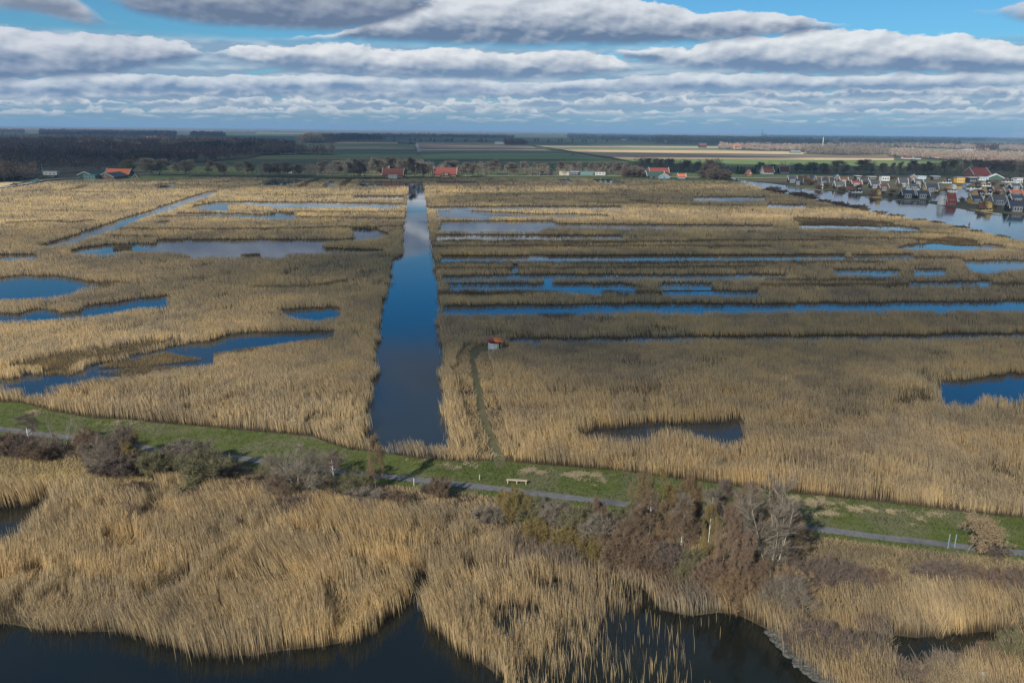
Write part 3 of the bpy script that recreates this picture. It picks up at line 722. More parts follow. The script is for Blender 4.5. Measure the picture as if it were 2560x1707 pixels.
# short grass on the dike
P, px, py = sample_px(120000, 1000, 1450)
keep = inside(P, dikeG) & ~inside(P, pathG)
P = P[keep]; n = len(P)
blades('grass', P, rng.uniform(0.08, 0.26, n) * (0.5 + fbm(P[:, 0] / 2, P[:, 1] / 2, 3, 2)), np.full(n, 0.055), np.zeros((n, 2)), np.full(n, 0.6), M_green, np.clip(rng.normal(.5, .2, n) + (fbm(P[:, 0] / 4, P[:, 1] / 2, 8, 3) - .5), 0, 1), 0.09, False, label='short green grass growing over the dike beside the cycle path', category='grass')

# ------------------------------------------------------------------ fields, roads beyond the marsh
def field(name, pts, col1, col2, lift, sc=0.05):
    m = grainy('crop ' + name + str(lift), col1, col2, sc, 0.97, tuple(v * 0.9 for v in col1), 0.006)
    sheet(name, ground_poly(pts), lift, m, kind='structure')
GD = ((0.075, 0.115, 0.050), (0.095, 0.135, 0.060))      # winter grass
GB = ((0.16, 0.23, 0.075), (0.19, 0.26, 0.09))      # fresh green
BR = ((0.20, 0.165, 0.125), (0.23, 0.19, 0.145))      # ploughed soil
PL = ((0.46, 0.39, 0.28), (0.52, 0.43, 0.31))      # pale stubble
GO = ((0.62, 0.46, 0.25), (0.70, 0.52, 0.29))      # golden stubble
OL = ((0.22, 0.24, 0.12), (0.26, 0.27, 0.14))
FL = [
 ([(-200, 333), (600, 341), (1240, 347), (1240, 352), (600, 346), (-200, 340)], GD), ([(90, 343), (385, 346), (385, 347.6), (90, 345)], PL),
 ([(830, 356), (1263, 357.5), (1263, 360), (830, 358.6)], ((0.26, 0.20, 0.14), (0.30, 0.23, 0.16))), ([(1040, 359.5), (1290, 361), (1330, 364), (1340, 372), (1045, 371)], BR),
 ([(700, 366), (1036, 368), (1036, 371), (695, 370)], BR), ([(690, 371.6), (1037, 371.8), (1038, 373), (690, 373)], PL),
 ([(1048, 373), (1360, 374), (1380, 377), (1050, 376.4)], PL), ([(1050, 377), (1385, 378), (1420, 381), (1052, 380.5)], BR),
 ([(1052, 383), (1430, 384), (1520, 398), (1056, 398)], ((0.09, 0.145, 0.07), (0.10, 0.155, 0.075))), ([(700, 376), (1040, 376), (1044, 392), (700, 392)], ((0.09, 0.125, 0.06), (0.10, 0.135, 0.065))),
 ([(1056, 399.5), (1530, 399.5), (1560, 402.5), (1056, 402.5)], ((0.030, 0.045, 0.025), (0.035, 0.05, 0.03))),
 # right of the diagonal ditch
 ([(1335, 364), (1700, 366), (2250, 371), (2250, 374), (1700, 370.5), (1355, 368)], PL), ([(1370, 369.5), (1720, 371.5), (1960, 376), (1960, 379), (1700, 375.5), (1390, 373)], OL),
 ([(1395, 374.5), (1700, 376), (2100, 380.5), (2240, 388), (2240, 390), (1800, 384), (1440, 381)], GO), ([(1445, 382), (1800, 385), (2235, 391), (2235, 395), (1800, 393), (1525, 392.5)], ((0.20, 0.165, 0.14), (0.235, 0.19, 0.155))),
 ([(1530, 393.5), (1800, 394), (2235, 396), (2235, 402), (1800, 399.5), (1556, 398.5)], GO), ([(1560, 399.5), (1800, 400.5), (2350, 403.5), (2420, 412), (2300, 419), (1800, 410), (1600, 409)], GB),
 ([(2248, 369), (2442, 375), (2450, 383), (2270, 384)], OL), ([(2420, 352), (2700, 356), (2700, 358), (2420, 354)], OL), ([(1280, 330), (1440, 333), (1440, 335.5), (1280, 334)], OL),
 ([(250, 326), (360, 327.3), (360, 329), (250, 328.5)], OL), ([(640, 331.5), (1000, 335), (1000, 337.5), (640, 335)], OL),
 # meadow by the left farm and grass verges
 ([(395, 415), (640, 420), (640, 434), (395, 434)], ((0.11, 0.155, 0.04), (0.14, 0.17, 0.05))), ([(230, 445), (345, 441), (480, 440), (470, 446), (400, 450), (230, 452)], GB),
 ([(640, 441), (960, 445), (1700, 444), (1860, 452), (1800, 455), (1280, 448), (640, 446)], ((0.055, 0.085, 0.035), (0.07, 0.10, 0.04))),
 ([(-400, 430), (60, 447), (150, 446), (260, 441), (260, 434), (120, 434), (-400, 424)], ((0.06, 0.06, 0.04), (0.07, 0.07, 0.05))),
 ([(-300, 470), (0, 456), (60, 457), (0, 469), (-300, 484)], GO),
]
for i, (pts, c) in enumerate(FL):
    field('field', pts, c[0], c[1], 0.10 + 0.012 * i)

M_pale = grainy('pale track', (0.36, 0.32, 0.25), (0.42, 0.37, 0.29), 0.8, 0.95)
M_grey = grainy('grey lane', (0.27, 0.27, 0.26), (0.32, 0.31, 0.30), 0.8, 0.9)
M_dark = grainy('dark ditch bank', (0.035, 0.045, 0.025), (0.05, 0.06, 0.03), 0.4, 1.0)
def ribbon(name, pts, wid, z, m, **p):
    a = G([q[0] for q in pts], [q[1] for q in pts])
    L = []; Rr = []
    for i in range(len(a)):
        t = a[min(i + 1, len(a) - 1)] - a[max(i - 1, 0)]; t /= np.linalg.norm(t); nn = np.array([-t[1], t[0]])
        L.append(a[i] + nn * wid / 2); Rr.append(a[i] - nn * wid / 2)
    return sheet(name, np.array(L + Rr[::-1]), z, m, kind='structure', **p)
ribbon('farm_road', [(-200, 484), (0, 471.5), (62, 462), (110, 452), (160, 448), (200, 447)], 5, 0.62, M_grey)
ribbon('road', [(345, 437), (480, 436.5), (640, 437.5), (800, 439.5), (1100, 441), (1500, 441), (1860, 447), (2100, 444)], 5, 0.62, M_pale)
ribbon('lane', [(1041, 360), (1043, 366), (1046, 373), (1047.5, 381)], 7, 0.66, M_grey)
ribbon('field_ditch', [(1325, 363.5), (1400, 375), (1480, 388), (1590, 407), (1640, 413)], 9, 0.70, M_dark)
ribbon('farm_track', [(1648, 419.5), (1681, 425.5)], 4, 0.7, M_pale)
# worn track on the bank beside the boating canal, and the mown track right of the tower
ribbon('bank_track', [(1890, 472), (1932, 486), (2000, 500), (2128, 530), (2260, 556), (2383, 580), (2480, 602), (2560, 620), (2750, 668)], 1.6, 0.16, grainy('dark track', (0.05, 0.05, 0.03), (0.08, 0.075, 0.045), 1.0))
ribbon('mown_track', [(1390, 873), (1640, 872), (1920, 864), (2240, 862), (2560, 856), (2800, 852)], 2.6, 0.16, M_trail)
# peninsulas of the holiday village
M_lawn = grainy('village lawn', (0.075, 0.080, 0.040), (0.11, 0.10, 0.055), 0.15, 0.97, (0.12, 0.105, 0.065), 0.03)
sheet('village_ground', ground_poly([(1866, 450), (1985, 440), (2200, 438), (2700, 440), (3200, 470), (3200, 560), (2560, 539), (2423, 526), (2383, 519), (2319, 508), (2328, 502), (2219, 500), (2165, 492), (2116, 481), (2012, 473), (1985, 466), (1920, 458)]), 0.14, M_lawn, kind='structure')

# ------------------------------------------------------------------ bare trees
M_bark = grainy('bark', (0.11, 0.095, 0.075), (0.17, 0.145, 0.115), 4.0, 0.95)
M_barkp = grainy('pale bark', (0.30, 0.28, 0.21), (0.38, 0.35, 0.27), 5.0, 0.85)
M_birch = grainy('birch bark', (0.55, 0.53, 0.48), (0.66, 0.64, 0.60), 6.0, 0.8, (0.12, 0.11, 0.10), 3.0)
def twig_mat(name, c1, c2, trans=0.25):
    def build(nt, b):
        r = attr(nt, 'rnd')
        col = nt.mix(r, c1, c2)
        link_base(nt, b, col)
        tr = nt.n('ShaderNodeBsdfTranslucent', {0: col}); mx = nt.n('ShaderNodeMixShader', {0: trans})
        out = nt.t.nodes['Material Output']
        nt.t.links.new(b.outputs[0], mx.inputs[1]); nt.t.links.new(tr.outputs[0], mx.inputs[2]); nt.t.links.new(mx.outputs[0], out.inputs[0])
    return mat(name, c1, 0.9, 0.1, build)
TW = dict(
    grey=twig_mat('grey twigs', (0.17, 0.145, 0.115), (0.28, 0.24, 0.19)),
    brown=twig_mat('brown twigs', (0.14, 0.100, 0.070), (0.25, 0.18, 0.12)),
    purple=twig_mat('mauve twigs', (0.125, 0.098, 0.082), (0.215, 0.170, 0.14)),
    olive=twig_mat('olive twigs', (0.135, 0.130, 0.070), (0.23, 0.21, 0.12)),
    rust=twig_mat('rust leaves', (0.18, 0.125, 0.075), (0.28, 0.195, 0.115)),
    red=twig_mat('red brown leaves', (0.17, 0.120, 0.088), (0.26, 0.185, 0.13)),
    gold=twig_mat('ochre leaves', (0.18, 0.140, 0.055), (0.28, 0.215, 0.09)),
    tan=twig_mat('tan leaves', (0.24, 0.180, 0.115), (0.36, 0.27, 0.17)),
    pale=twig_mat('pale twigs', (0.25, 0.215, 0.155), (0.36, 0.31, 0.225)),
    dark=twig_mat('dark twigs', (0.105, 0.085, 0.070), (0.185, 0.15, 0.12)),
    fir=twig_mat('dark needles', (0.012, 0.024, 0.012), (0.030, 0.048, 0.022), 0.1))

def grow(seed, H=8.0, stems=1, spread=0.35, crown0=0.3, width=0.35, nb=9, r0=0.16, up=0.55, levels=3, kids=5, wob=0.12, droop=0.0):
    """skeleton of a bare tree: list of (p, q, rp, rq, level) limbs and (p, q, w) twigs"""
    g = random.Random(seed)
    limbs = []; twigs = []
    def rv(): return Vector((g.gauss(0, 1), g.gauss(0, 1), g.gauss(0, 1)))
    def branch(p, d, L, r, lev):
        ns = 5 if lev == 0 else 3
        pts = [(p, r)]
        for i in range(ns):
            d = (d + rv() * wob + Vector((0, 0, up * 0.12 if lev else 0.05)) - Vector((0, 0, droop * lev * 0.1))).normalized()
            p = p + d * (L / ns); rr_ = r * (1 - (i + 1) / ns * (0.8 if lev else 0.85))
            pts.append((p, max(rr_, 0.004)))
        for a, b in zip(pts, pts[1:]): limbs.append((a[0], b[0], a[1], b[1], lev))
        if lev >= levels:
            return
        k = nb if lev == 0 else kids
        for j in range(k):
            t = (crown0 + (1 - crown0) * (j + g.random()) / k) if lev == 0 else 0.2 + 0.8 * (j + g.random()) / k
            f = t * ns; i = min(int(f), ns - 1); q = pts[i][0].lerp(pts[i + 1][0], f - i); rq = pts[i][1] * (1 - (f - i)) + pts[i + 1][1] * (f - i)
            ax = rv(); ax = (ax - d * ax.dot(d)).normalized()
            nd = (d * (up if lev == 0 else 0.75) + ax * (0.9 if lev == 0 else 0.75)).normalized()
            if lev == 0: nL = H * width * (1.15 - 0.65 * max(0, t - 0.45) / 0.55) * g.uniform(0.75, 1.15) * (0.75 if t < 0.4 else 1)
            else: nL = L * g.uniform(0.4, 0.65)
            if lev + 1 >= levels:
                for _ in range(1): twigs.append((q, nd, nL))
                if lev + 1 == levels: limbs.append((q, q + nd * nL * 0.6, rq * 0.4, 0.004, lev + 1))
            else:
                branch(q, nd, nL, rq * 0.55, lev + 1)
    for s in range(stems):
        if stems == 1: d = Vector((g.gauss(0, .05), g.gauss(0, .05), 1)); p = Vector((0, 0, 0)); L = H
        else:
            a = 6.283 * s / stems + g.random(); d = Vector((math.cos(a) * spread * g.uniform(.4, 1.3), math.sin(a) * spread * g.uniform(.4, 1.3), 1)); p = Vector((math.cos(a) * .15, math.sin(a) * .15, 0)); L = H * g.uniform(0.75, 1.05)
        branch(p, d.normalized(), L, r0 * (1 if stems == 1 else 0.55), 0)
    return limbs, twigs

def limb_mesh(limbs, sides=5, minr=0.0):
    V = []; Q = []
    for p, q, a, b, lev in limbs:
        if max(a, b) < minr: continue
        s = sides if lev == 0 else 3
        d = (q - p).normalized(); x = d.orthogonal().normalized(); y = d.cross(x)
        base = len(V)
        for c, r in ((p, a), (q, b)):
            for k in range(s):
                t = 6.28318 * k / s
                V.append(c + x * (math.cos(t) * r) + y * (math.sin(t) * r))
        for k in range(s): Q.append((base + k, base + (k + 1) % s, base + s + (k + 1) % s, base + s + k))
    return np.array([tuple(v) for v in V]), np.array(Q)

def twig_mesh(twigs, seed, per=10, w=0.02, L=0.8, leaf=0.0, nleaf=0, sprd=0.7):
    """fine twigs (thin slivers) and optional leaves along each twig axis"""
    g = np.random.default_rng(seed)
    o = np.array([tuple(t[0]) for t in twigs]); d = np.array([tuple(t[1]) for t in twigs]); l = np.array([t[2] for t in twigs])
    n = len(o); rep = np.repeat(np.arange(n), per)
    t = g.uniform(0, 1.0, len(rep))
    p = o[rep] + d[rep] * (l[rep] * t)[:, None]
    e = d[rep] + g.normal(0, sprd, (len(rep), 3)) * .9 + np.array([0, 0, .25]); e /= np.linalg.norm(e, axis=1)[:, None]
    LL = L * g.uniform(0.5, 1.2, len(rep))
    q = p + e * LL[:, None]
    s = np.cross(e, g.normal(0, 1, (len(rep), 3))); s /= np.linalg.norm(s, axis=1)[:, None]
    V = np.stack([p + s * w * .5, p - s * w * .5, q], 1)
    rn = np.repeat(g.uniform(0, 1, len(rep)), 3)
    V = V.reshape(-1, 3)
    if nleaf:
        k = np.repeat(np.arange(len(rep)), nleaf)
        c = p[k] + e[k] * (LL[k] * g.uniform(0.1, 1.1, len(k)))[:, None] + g.normal(0, .07, (len(k), 3))
        a = g.normal(0, 1, (len(k), 3)); a /= np.linalg.norm(a, axis=1)[:, None]
        b = np.cross(a, g.normal(0, 1, (len(k), 3))); b /= np.linalg.norm(b, axis=1)[:, None]
        sz = leaf * g.uniform(.6, 1.3, len(k))[:, None]
        LV = np.stack([c + a * sz, c - a * sz * .6 + b * sz * .7, c - a * sz * .6 - b * sz * .7], 1).reshape(-1, 3)
        V = np.concatenate([V, LV]); rn = np.concatenate([rn, np.repeat(g.uniform(0, 1, len(k)), 3)])
    return V, rn

PROTO = {}
def proto(key, mats, grow_kw, twig_kw, minr=0.006):
    """prototype meshes (trunk, crown) of one kind, unit size H as grown"""
    limbs, twigs = grow(**grow_kw)
    V, Q = limb_mesh(limbs, minr=minr)
    tv, rn = twig_mesh(twigs, grow_kw['seed'], **twig_kw)
    zmax = (np.percentile(tv[:, 2], 99.3))
    hw = np.percentile(np.abs(tv[:, :2]), 97)
    V = V / zmax; tv = tv / zmax
    a = mesh_np('trunk', V, quads=Q, smooth=True); b = mesh_np('crown', tv, tris=np.arange(len(tv)).reshape(-1, 3), rnd=rn)
    a.materials.append(mats[0]); b.materials.append(mats[1])
    PROTO[key] = (a, b, hw / zmax, zmax)

def plant(key, name, px, py, top, label, cat='tree', group=None, wid=None, crown_mat=None, rz=None, H=None, z=0.0, parts=('trunk', 'crown')):
    a, b, hw, _ = PROTO[key]
    x, y = g1(px, py)
    if H is None: H = height_for(px, py, top)
    sx = H if wid is None else (wid / 2 / F * depth(x, y)) / hw       # wid: crown width in photograph pixels
    e = empty(name, (x, y, z), (hash((px, py)) % 628) / 100.0 if rz is None else rz, label, cat, group)
    for nm, me in zip(parts, (a, b)):
        if crown_mat is not None and nm == parts[1]:
            me2 = me.copy(); me2.materials.clear(); me2.materials.append(crown_mat); me = me2
        o = link(nm, me, e); o.scale = (sx, sx, H)
    return e

# near kinds
proto('alder', (M_bark, TW['rust']), dict(seed=3, H=9, nb=16, width=0.24, crown0=0.22, levels=3, kids=6, r0=0.13, up=0.5), dict(per=13, w=0.030, L=0.6, leaf=0.05, nleaf=2))
proto('alder2', (M_bark, TW['brown']), dict(seed=14, H=9, nb=18, width=0.27, crown0=0.2, levels=3, kids=6, r0=0.12, up=0.55), dict(per=14, w=0.030, L=0.65, leaf=0.045, nleaf=1))
proto('oak', (M_bark, TW['gold']), dict(seed=5, H=6, nb=12, width=0.42, crown0=0.12, levels=3, kids=6, r0=0.14, up=0.45), dict(per=8, w=0.014, L=0.4, leaf=0.055, nleaf=5))
proto('oakwide', (M_bark, TW['tan']), dict(seed=8, H=3.4, nb=13, width=0.75, crown0=0.30, levels=3, kids=6, r0=0.16, up=0.25, wob=.2), dict(per=7, w=0.014, L=0.3, leaf=0.055, nleaf=5, sprd=.9))
proto('willow', (M_barkp, TW['grey']), dict(seed=21, H=5, stems=14, spread=0.75, nb=7, width=0.30, crown0=0.3, levels=2, r0=0.10, up=1.0), dict(per=18, w=0.020, L=0.9))
proto('shrub', (M_bark, TW['brown']), dict(seed=31, H=3, stems=16, spread=0.8, nb=8, width=0.34, crown0=0.12, levels=2, r0=0.06, up=0.8), dict(per=24, w=0.026, L=0.5, sprd=.8))
proto('shrub2', (M_bark, TW['purple']), dict(seed=32, H=2.2, stems=14, spread=0.9, nb=7, width=0.36, crown0=0.1, levels=2, r0=0.05, up=0.9), dict(per=24, w=0.024, L=0.45, sprd=.8))
proto('birch', (M_birch, TW['purple']), dict(seed=44, H=8, nb=12, width=0.20, crown0=0.45, levels=3, kids=5, r0=0.12, up=0.9, wob=.10), dict(per=14, w=0.022, L=0.6, sprd=.6))
proto('snag', (M_birch, TW['pale']), dict(seed=46, H=6, nb=8, width=0.18, crown0=0.25, levels=2, r0=0.12, up=0.9, wob=.16), dict(per=2, w=0.02, L=0.4))
proto('poplar', (M_barkp, TW['grey']), dict(seed=51, H=11, stems=7, spread=0.20, nb=11, width=0.15, crown0=0.25, levels=2, r0=0.15, up=1.5, wob=.07), dict(per=26, w=0.022, L=1.2, sprd=.30))
proto('spray', (M_barkp, TW['grey']), dict(seed=55, H=5, stems=15, spread=1.25, nb=4, width=0.22, crown0=0.4, levels=2, r0=0.09, up=1.2, wob=.10), dict(per=10, w=0.014, L=0.8, sprd=.5))
# far kinds: broad crowns of fine twigs
proto('lime', (M_bark, TW['grey']), dict(seed=61, H=14, nb=16, width=0.33, crown0=0.20, levels=3, kids=5, r0=0.26, up=0.85), dict(per=16, w=0.093, L=1.5, sprd=.8), 0.03)
proto('elm', (M_bark, TW['brown']), dict(seed=66, H=15, nb=16, width=0.28, crown0=0.18, levels=3, kids=5, r0=0.28, up=0.95), dict(per=16, w=0.093, L=1.6, sprd=.7), 0.03)
proto('ash', (M_bark, TW['grey']), dict(seed=69, H=15, nb=12, width=0.25, crown0=0.40, levels=3, kids=5, r0=0.32, up=0.9), dict(per=13, w=0.087, L=1.5, sprd=.7), 0.03)
proto('thorn', (M_bark, TW['purple']), dict(seed=72, H=6, stems=9, spread=0.7, nb=8, width=0.40, crown0=0.1, levels=2, r0=0.16, up=0.6), dict(per=28, w=0.081, L=1.1, sprd=.9), 0.03)

def fir_proto():
    g = np.random.default_rng(4); n = 2600
    t = g.uniform(0, 1, n) ** 0.8; a = g.uniform(0, 6.283, n); r = (1 - t) * 0.23 * (0.75 + .25 * np.sin(t * 60)) * g.uniform(.55, 1.1, n)
    p = np.stack([np.cos(a) * r, np.sin(a) * r, 0.05 + t * 0.95], 1)
    o = np.stack([np.cos(a), np.sin(a), -0.45 + 0 * a], 1) * 0.055; s = np.stack([-np.sin(a), np.cos(a), 0 * a], 1) * 0.022
    V = np.stack([p + s, p - s, p + o], 1).reshape(-1, 3)
    b = mesh_np('crown', V, tris=np.arange(len(V)).reshape(-1, 3), rnd=np.repeat(g.uniform(0, 1, n), 3)); b.materials.append(TW['fir'])
    lv, q = limb_mesh([(Vector((0, 0, 0)), Vector((0, 0, .9)), .018, .004, 0)])
    tme = mesh_np('trunk', lv, quads=q); tme.materials.append(M_bark)
    PROTO['fir'] = (tme, b, 0.23, 1)
fir_proto()

# ------------------------------------------------------------------ trees and shrubs along the dike
plant('birch', 'birch', 79, 1140, 1032, 'slim pale birch rising from the brambles at the left end of the dike', wid=48)
plant('spray', 'pollard_willow', 158, 1142, 1052, 'radiating bare pollard willow with pale arching boughs', wid=135)
plant('oak', 'oak', 352, 1172, 1074, 'small ochre-leaved oak beside a pale birch stem left of the bramble bank', wid=78)
plant('birch', 'birch', 326, 1180, 1088, 'thin birch stem leaning against the ochre-leaved oak', wid=30)
plant('alder', 'alder', 940, 1240, 1101, 'rust-leaved alder standing alone by the path below the ditch end', wid=72)
plant('birch', 'birch', 838, 1246, 1128, 'white-stemmed birch with a reddish crown beside the pale willow scrub', wid=62)
plant('alder2', 'alder', 684, 1285, 1190, 'thin reddish sapling standing in the reeds left of the white-stemmed birch', wid=60)
plant('oakwide', 'oak', 2418, 1380, 1284, 'low spreading oak with tan leaves beside the two posts on the path', wid=118)
plant('poplar', 'poplar', 1925, 1462, 1213, 'tall pale multi-stemmed poplar at the right end of the thicket', wid=150)
plant('poplar', 'poplar', 1868, 1446, 1238, 'second pale poplar just left of the tallest one in the thicket', wid=90)
plant('birch', 'birch', 1700, 1405, 1235, 'slim white birch in the middle of the thicket', wid=44, crown_mat=TW['grey'])
plant('birch', 'birch', 1622, 1375, 1225, 'slim white birch between the rust trees on the left of the thicket', wid=44, crown_mat=TW['brown'])
plant('birch', 'birch', 1768, 1395, 1218, 'tall white birch left of the two poplars', wid=48, crown_mat=TW['grey'])
plant('snag', 'dead_birch', 1812, 1446, 1330, 'bleached dead birch trunk forked at the top inside the thicket', wid=36)
plant('snag', 'dead_birch', 1742, 1412, 1325, 'slender dead birch leaning left of the forked white trunk', wid=26)
plant('birch', 'birch', 1838, 1400, 1225, 'straight white birch behind the bleached dead trunk', wid=40, crown_mat=TW['brown'])
plant('birch', 'birch', 1500, 1335, 1255, 'short pale birch sapling on the left side of the thicket', wid=30, crown_mat=TW['red'])
WIL = [(750, 1236, 1122, 170, 'grey', 'broad grey-green willow bush overhanging the path left of the white birch'),
       (885, 1240, 1170, 90, 'olive', 'low olive willow bush between the white birch and the rust alder'),
       (690, 1215, 1150, 110, 'olive', 'low green-grey willow bush at the left foot of the broad willow'),
       (255, 1175, 1092, 90, 'grey', 'upright grey bush between the pollard willow and the ochre oak'),
       (1960, 1545, 1440, 120, 'grey', 'bleached grey bush at the water edge under the pale poplar'),
       (1905, 1500, 1400, 130, 'brown', 'brown bush in front of the pale poplar')]
for px, py, top, w, c, lb in WIL:
    plant('willow', 'willow_bush', px, py, top, lb, 'bush', wid=w, crown_mat=TW[c], group='willow bushes')
SH = [(15, 1142, 1082, 80, 'brown', 'russet bramble bush at the left frame edge under the dike'), (62, 1145, 1088, 70, 'purple', 'dark bramble bush under the slim pale birch'),
      (110, 1152, 1098, 90, 'brown', 'brown bramble bush left of the pollard willow'), (225, 1152, 1076, 75, 'red', 'reddish bush right of the pollard willow'),
      (300, 1195, 1130, 110, 'purple', 'mauve bramble mound below the ochre oak'), (318, 1160, 1068, 70, 'purple', 'mauve bush behind the ochre oak, against the grass'),
      (395, 1200, 1125, 80, 'olive', 'dark green bush right of the ochre oak'), (470, 1180, 1102, 105, 'grey', 'grey bush in front of the path between the two oaks'),
      (517, 1222, 1126, 120, 'olive', 'large dark olive bush where the path reappears'), (565, 1215, 1160, 90, 'dark', 'dark low bush at the right foot of the large olive bush'),
      (380, 1262, 1232, 42, 'gold', 'small orange dogwood bush in the reeds'), (610, 1250, 1205, 80, 'brown', 'brown low bush in the reeds below the path bend'),
      (655, 1240, 1185, 70, 'brown', 'rusty low bush left of the thin reddish sapling'), (730, 1295, 1245, 90, 'purple', 'greyish bush below the thin reddish sapling'),
      (915, 1278, 1225, 90, 'grey', 'grey bush at the foot of the rust-leaved alder'), (985, 1275, 1228, 80, 'brown', 'brown bush right of the rust-leaved alder'),
      (1100, 1248, 1192, 48, 'brown', 'small thin brown bush beside the path, left of the bench'), (1068, 1232, 1212, 40, 'dark', 'low dark bush at the path edge'),
      (1220, 1320, 1265, 70, 'grey', 'small grey-green bush alone in the reeds below the bench'), (1285, 1318, 1226, 85, 'gold', 'ochre bush below the bench at the start of the thicket'),
      (480, 1262, 1225, 70, 'purple', 'mauve low bush between the orange dogwood and the olive bush'), (340, 1245, 1205, 60, 'brown', 'brown low bush left above the orange dogwood')]
g_ = random.Random(12)
for i, (px, py, top, w, c, lb) in enumerate(SH):
    plant('shrub' if i % 2 else 'shrub2', 'bush', px, py, top, lb, 'bush', wid=w, crown_mat=TW[c], group='bushes along the dike')
# the thicket in the right half
TH = [(1575, 1335, 1180, 80, 'alder', 'rust'), (1640, 1310, 1170, 95, 'oak', 'gold'), (1690, 1350, 1212, 90, 'alder', 'rust'), (1745, 1345, 1196, 90, 'alder', 'rust'), (1800, 1330, 1190, 80, 'alder2', 'purple'), (1860, 1345, 1196, 90, 'alder2', 'brown'),
      (1600, 1385, 1258, 90, 'alder2', 'brown'), (1655, 1400, 1268, 90, 'alder', 'rust'), (1705, 1420, 1262, 90, 'alder2', 'brown'), (1765, 1450, 1275, 85, 'alder', 'gold'), (1795, 1480, 1272, 95, 'alder', 'red'), (1830, 1500, 1330, 80, 'alder', 'red'),
      (1550, 1375, 1262, 80, 'alder2', 'olive'), (1505, 1360, 1255, 70, 'alder', 'red'), (1460, 1350, 1262, 70, 'alder2', 'olive'), (1880, 1430, 1250, 90, 'alder2', 'tan'), (1950, 1400, 1232, 90, 'alder2', 'brown'), (1985, 1430, 1290, 80, 'alder2', 'brown'),
      (1725, 1325, 1198, 60, 'oak', 'gold'), (1410, 1340, 1262, 60, 'alder2', 'grey')]
words_x = ['first', 'second', 'third', 'fourth', 'fifth', 'sixth', 'seventh', 'eighth', 'ninth', 'tenth', 'eleventh', 'twelfth', 'thirteenth', 'fourteenth', 'fifteenth', 'sixteenth', 'seventeenth', 'eighteenth', 'nineteenth', 'twentieth']
words_x += ['twenty-first', 'twenty-second', 'twenty-third', 'twenty-fourth', 'twenty-fifth']
cname = dict(rust='rust-brown', gold='ochre', purple='mauve', brown='brown', red='red-brown', olive='olive', tan='tan', grey='grey', dark='dark', pale='pale')
def order_labels(items, fmt):
    """label each item by its place from the left within its colour"""
    out = {}
    by = {}
    for i, it in enumerate(items): by.setdefault(it[5] if isinstance(it[5], str) else '', []).append(i)
    for c, ids in by.items():
        ids.sort(key=lambda k: items[k][0])
        for k, i in enumerate(ids): out[i] = fmt.format(c=cname.get(c, c), o=words_x[k] if len(ids) > 1 else 'only')
    return out
lab = order_labels(TH, '{c} tree in the lakeside thicket, {o} of that colour from the left')
for i, (px, py, top, w, k, c) in enumerate(TH):
    plant(k, 'thicket_tree', px, py, top, lab[i], 'tree', 'trees of the lakeside thicket', w, TW[c])
TB = [(1330, 1330, 1250, 90, 'shrub', 'olive'), (1385, 1345, 1258, 90, 'shrub', 'grey'), (1440, 1362, 1275, 90, 'shrub', 'olive'), (1495, 1385, 1290, 95, 'shrub', 'grey'), (1340, 1362, 1300, 80, 'shrub', 'gold'), (1420, 1385, 1320, 80, 'shrub', 'gold'),
      (1480, 1402, 1335, 80, 'shrub', 'gold'), (1550, 1425, 1330, 100, 'shrub', 'brown'), (1610, 1440, 1350, 110, 'shrub', 'brown'), (1665, 1450, 1360, 100, 'shrub', 'purple'), (1720, 1462, 1380, 90, 'shrub', 'olive'), (1775, 1490, 1400, 95, 'shrub', 'red'),
      (1830, 1520, 1430, 90, 'shrub', 'rust'), (1860, 1480, 1390, 100, 'shrub', 'brown'), (1975, 1500, 1425, 90, 'shrub', 'tan'), (2010, 1465, 1400, 80, 'shrub2', 'purple'), (2070, 1472, 1408, 90, 'shrub2', 'purple'), (2130, 1482, 1418, 90, 'shrub2', 'purple'), (2190, 1488, 1425, 80, 'shrub2', 'brown'),
      (2340, 1468, 1405, 80, 'shrub2', 'purple'), (2395, 1480, 1410, 80, 'shrub2', 'purple'), (2450, 1490, 1415, 90, 'shrub2', 'brown'), (2510, 1500, 1425, 90, 'shrub2', 'purple'), (2560, 1500, 1430, 80, 'shrub2', 'brown'),
      (2010, 1625, 1560, 100, 'shrub2', 'purple'), (2070, 1650, 1570, 110, 'shrub2', 'purple'), (2120, 1672, 1600, 100, 'shrub2', 'purple'), (2180, 1690, 1635, 90, 'shrub2', 'dark'), (2230, 1700, 1655, 90, 'shrub2', 'purple'), (2280, 1712, 1668, 80, 'shrub2', 'purple'),
      (2470, 1680, 1620, 90, 'shrub2', 'brown'), (2530, 1668, 1590, 100, 'shrub2', 'olive'), (2480, 1383, 1362, 70, 'shrub2', 'dark'), (2620, 1650, 1580, 100, 'shrub2', 'brown')]
lab = order_labels(TB, '{c} bush on the right bank of the lake, {o} of that colour from the left')
for i, (px, py, top, w, k, c) in enumerate(TB):
    plant(k, 'bush', px, py, top, lab[i], 'bush', 'bushes on the right bank', w, TW[c])

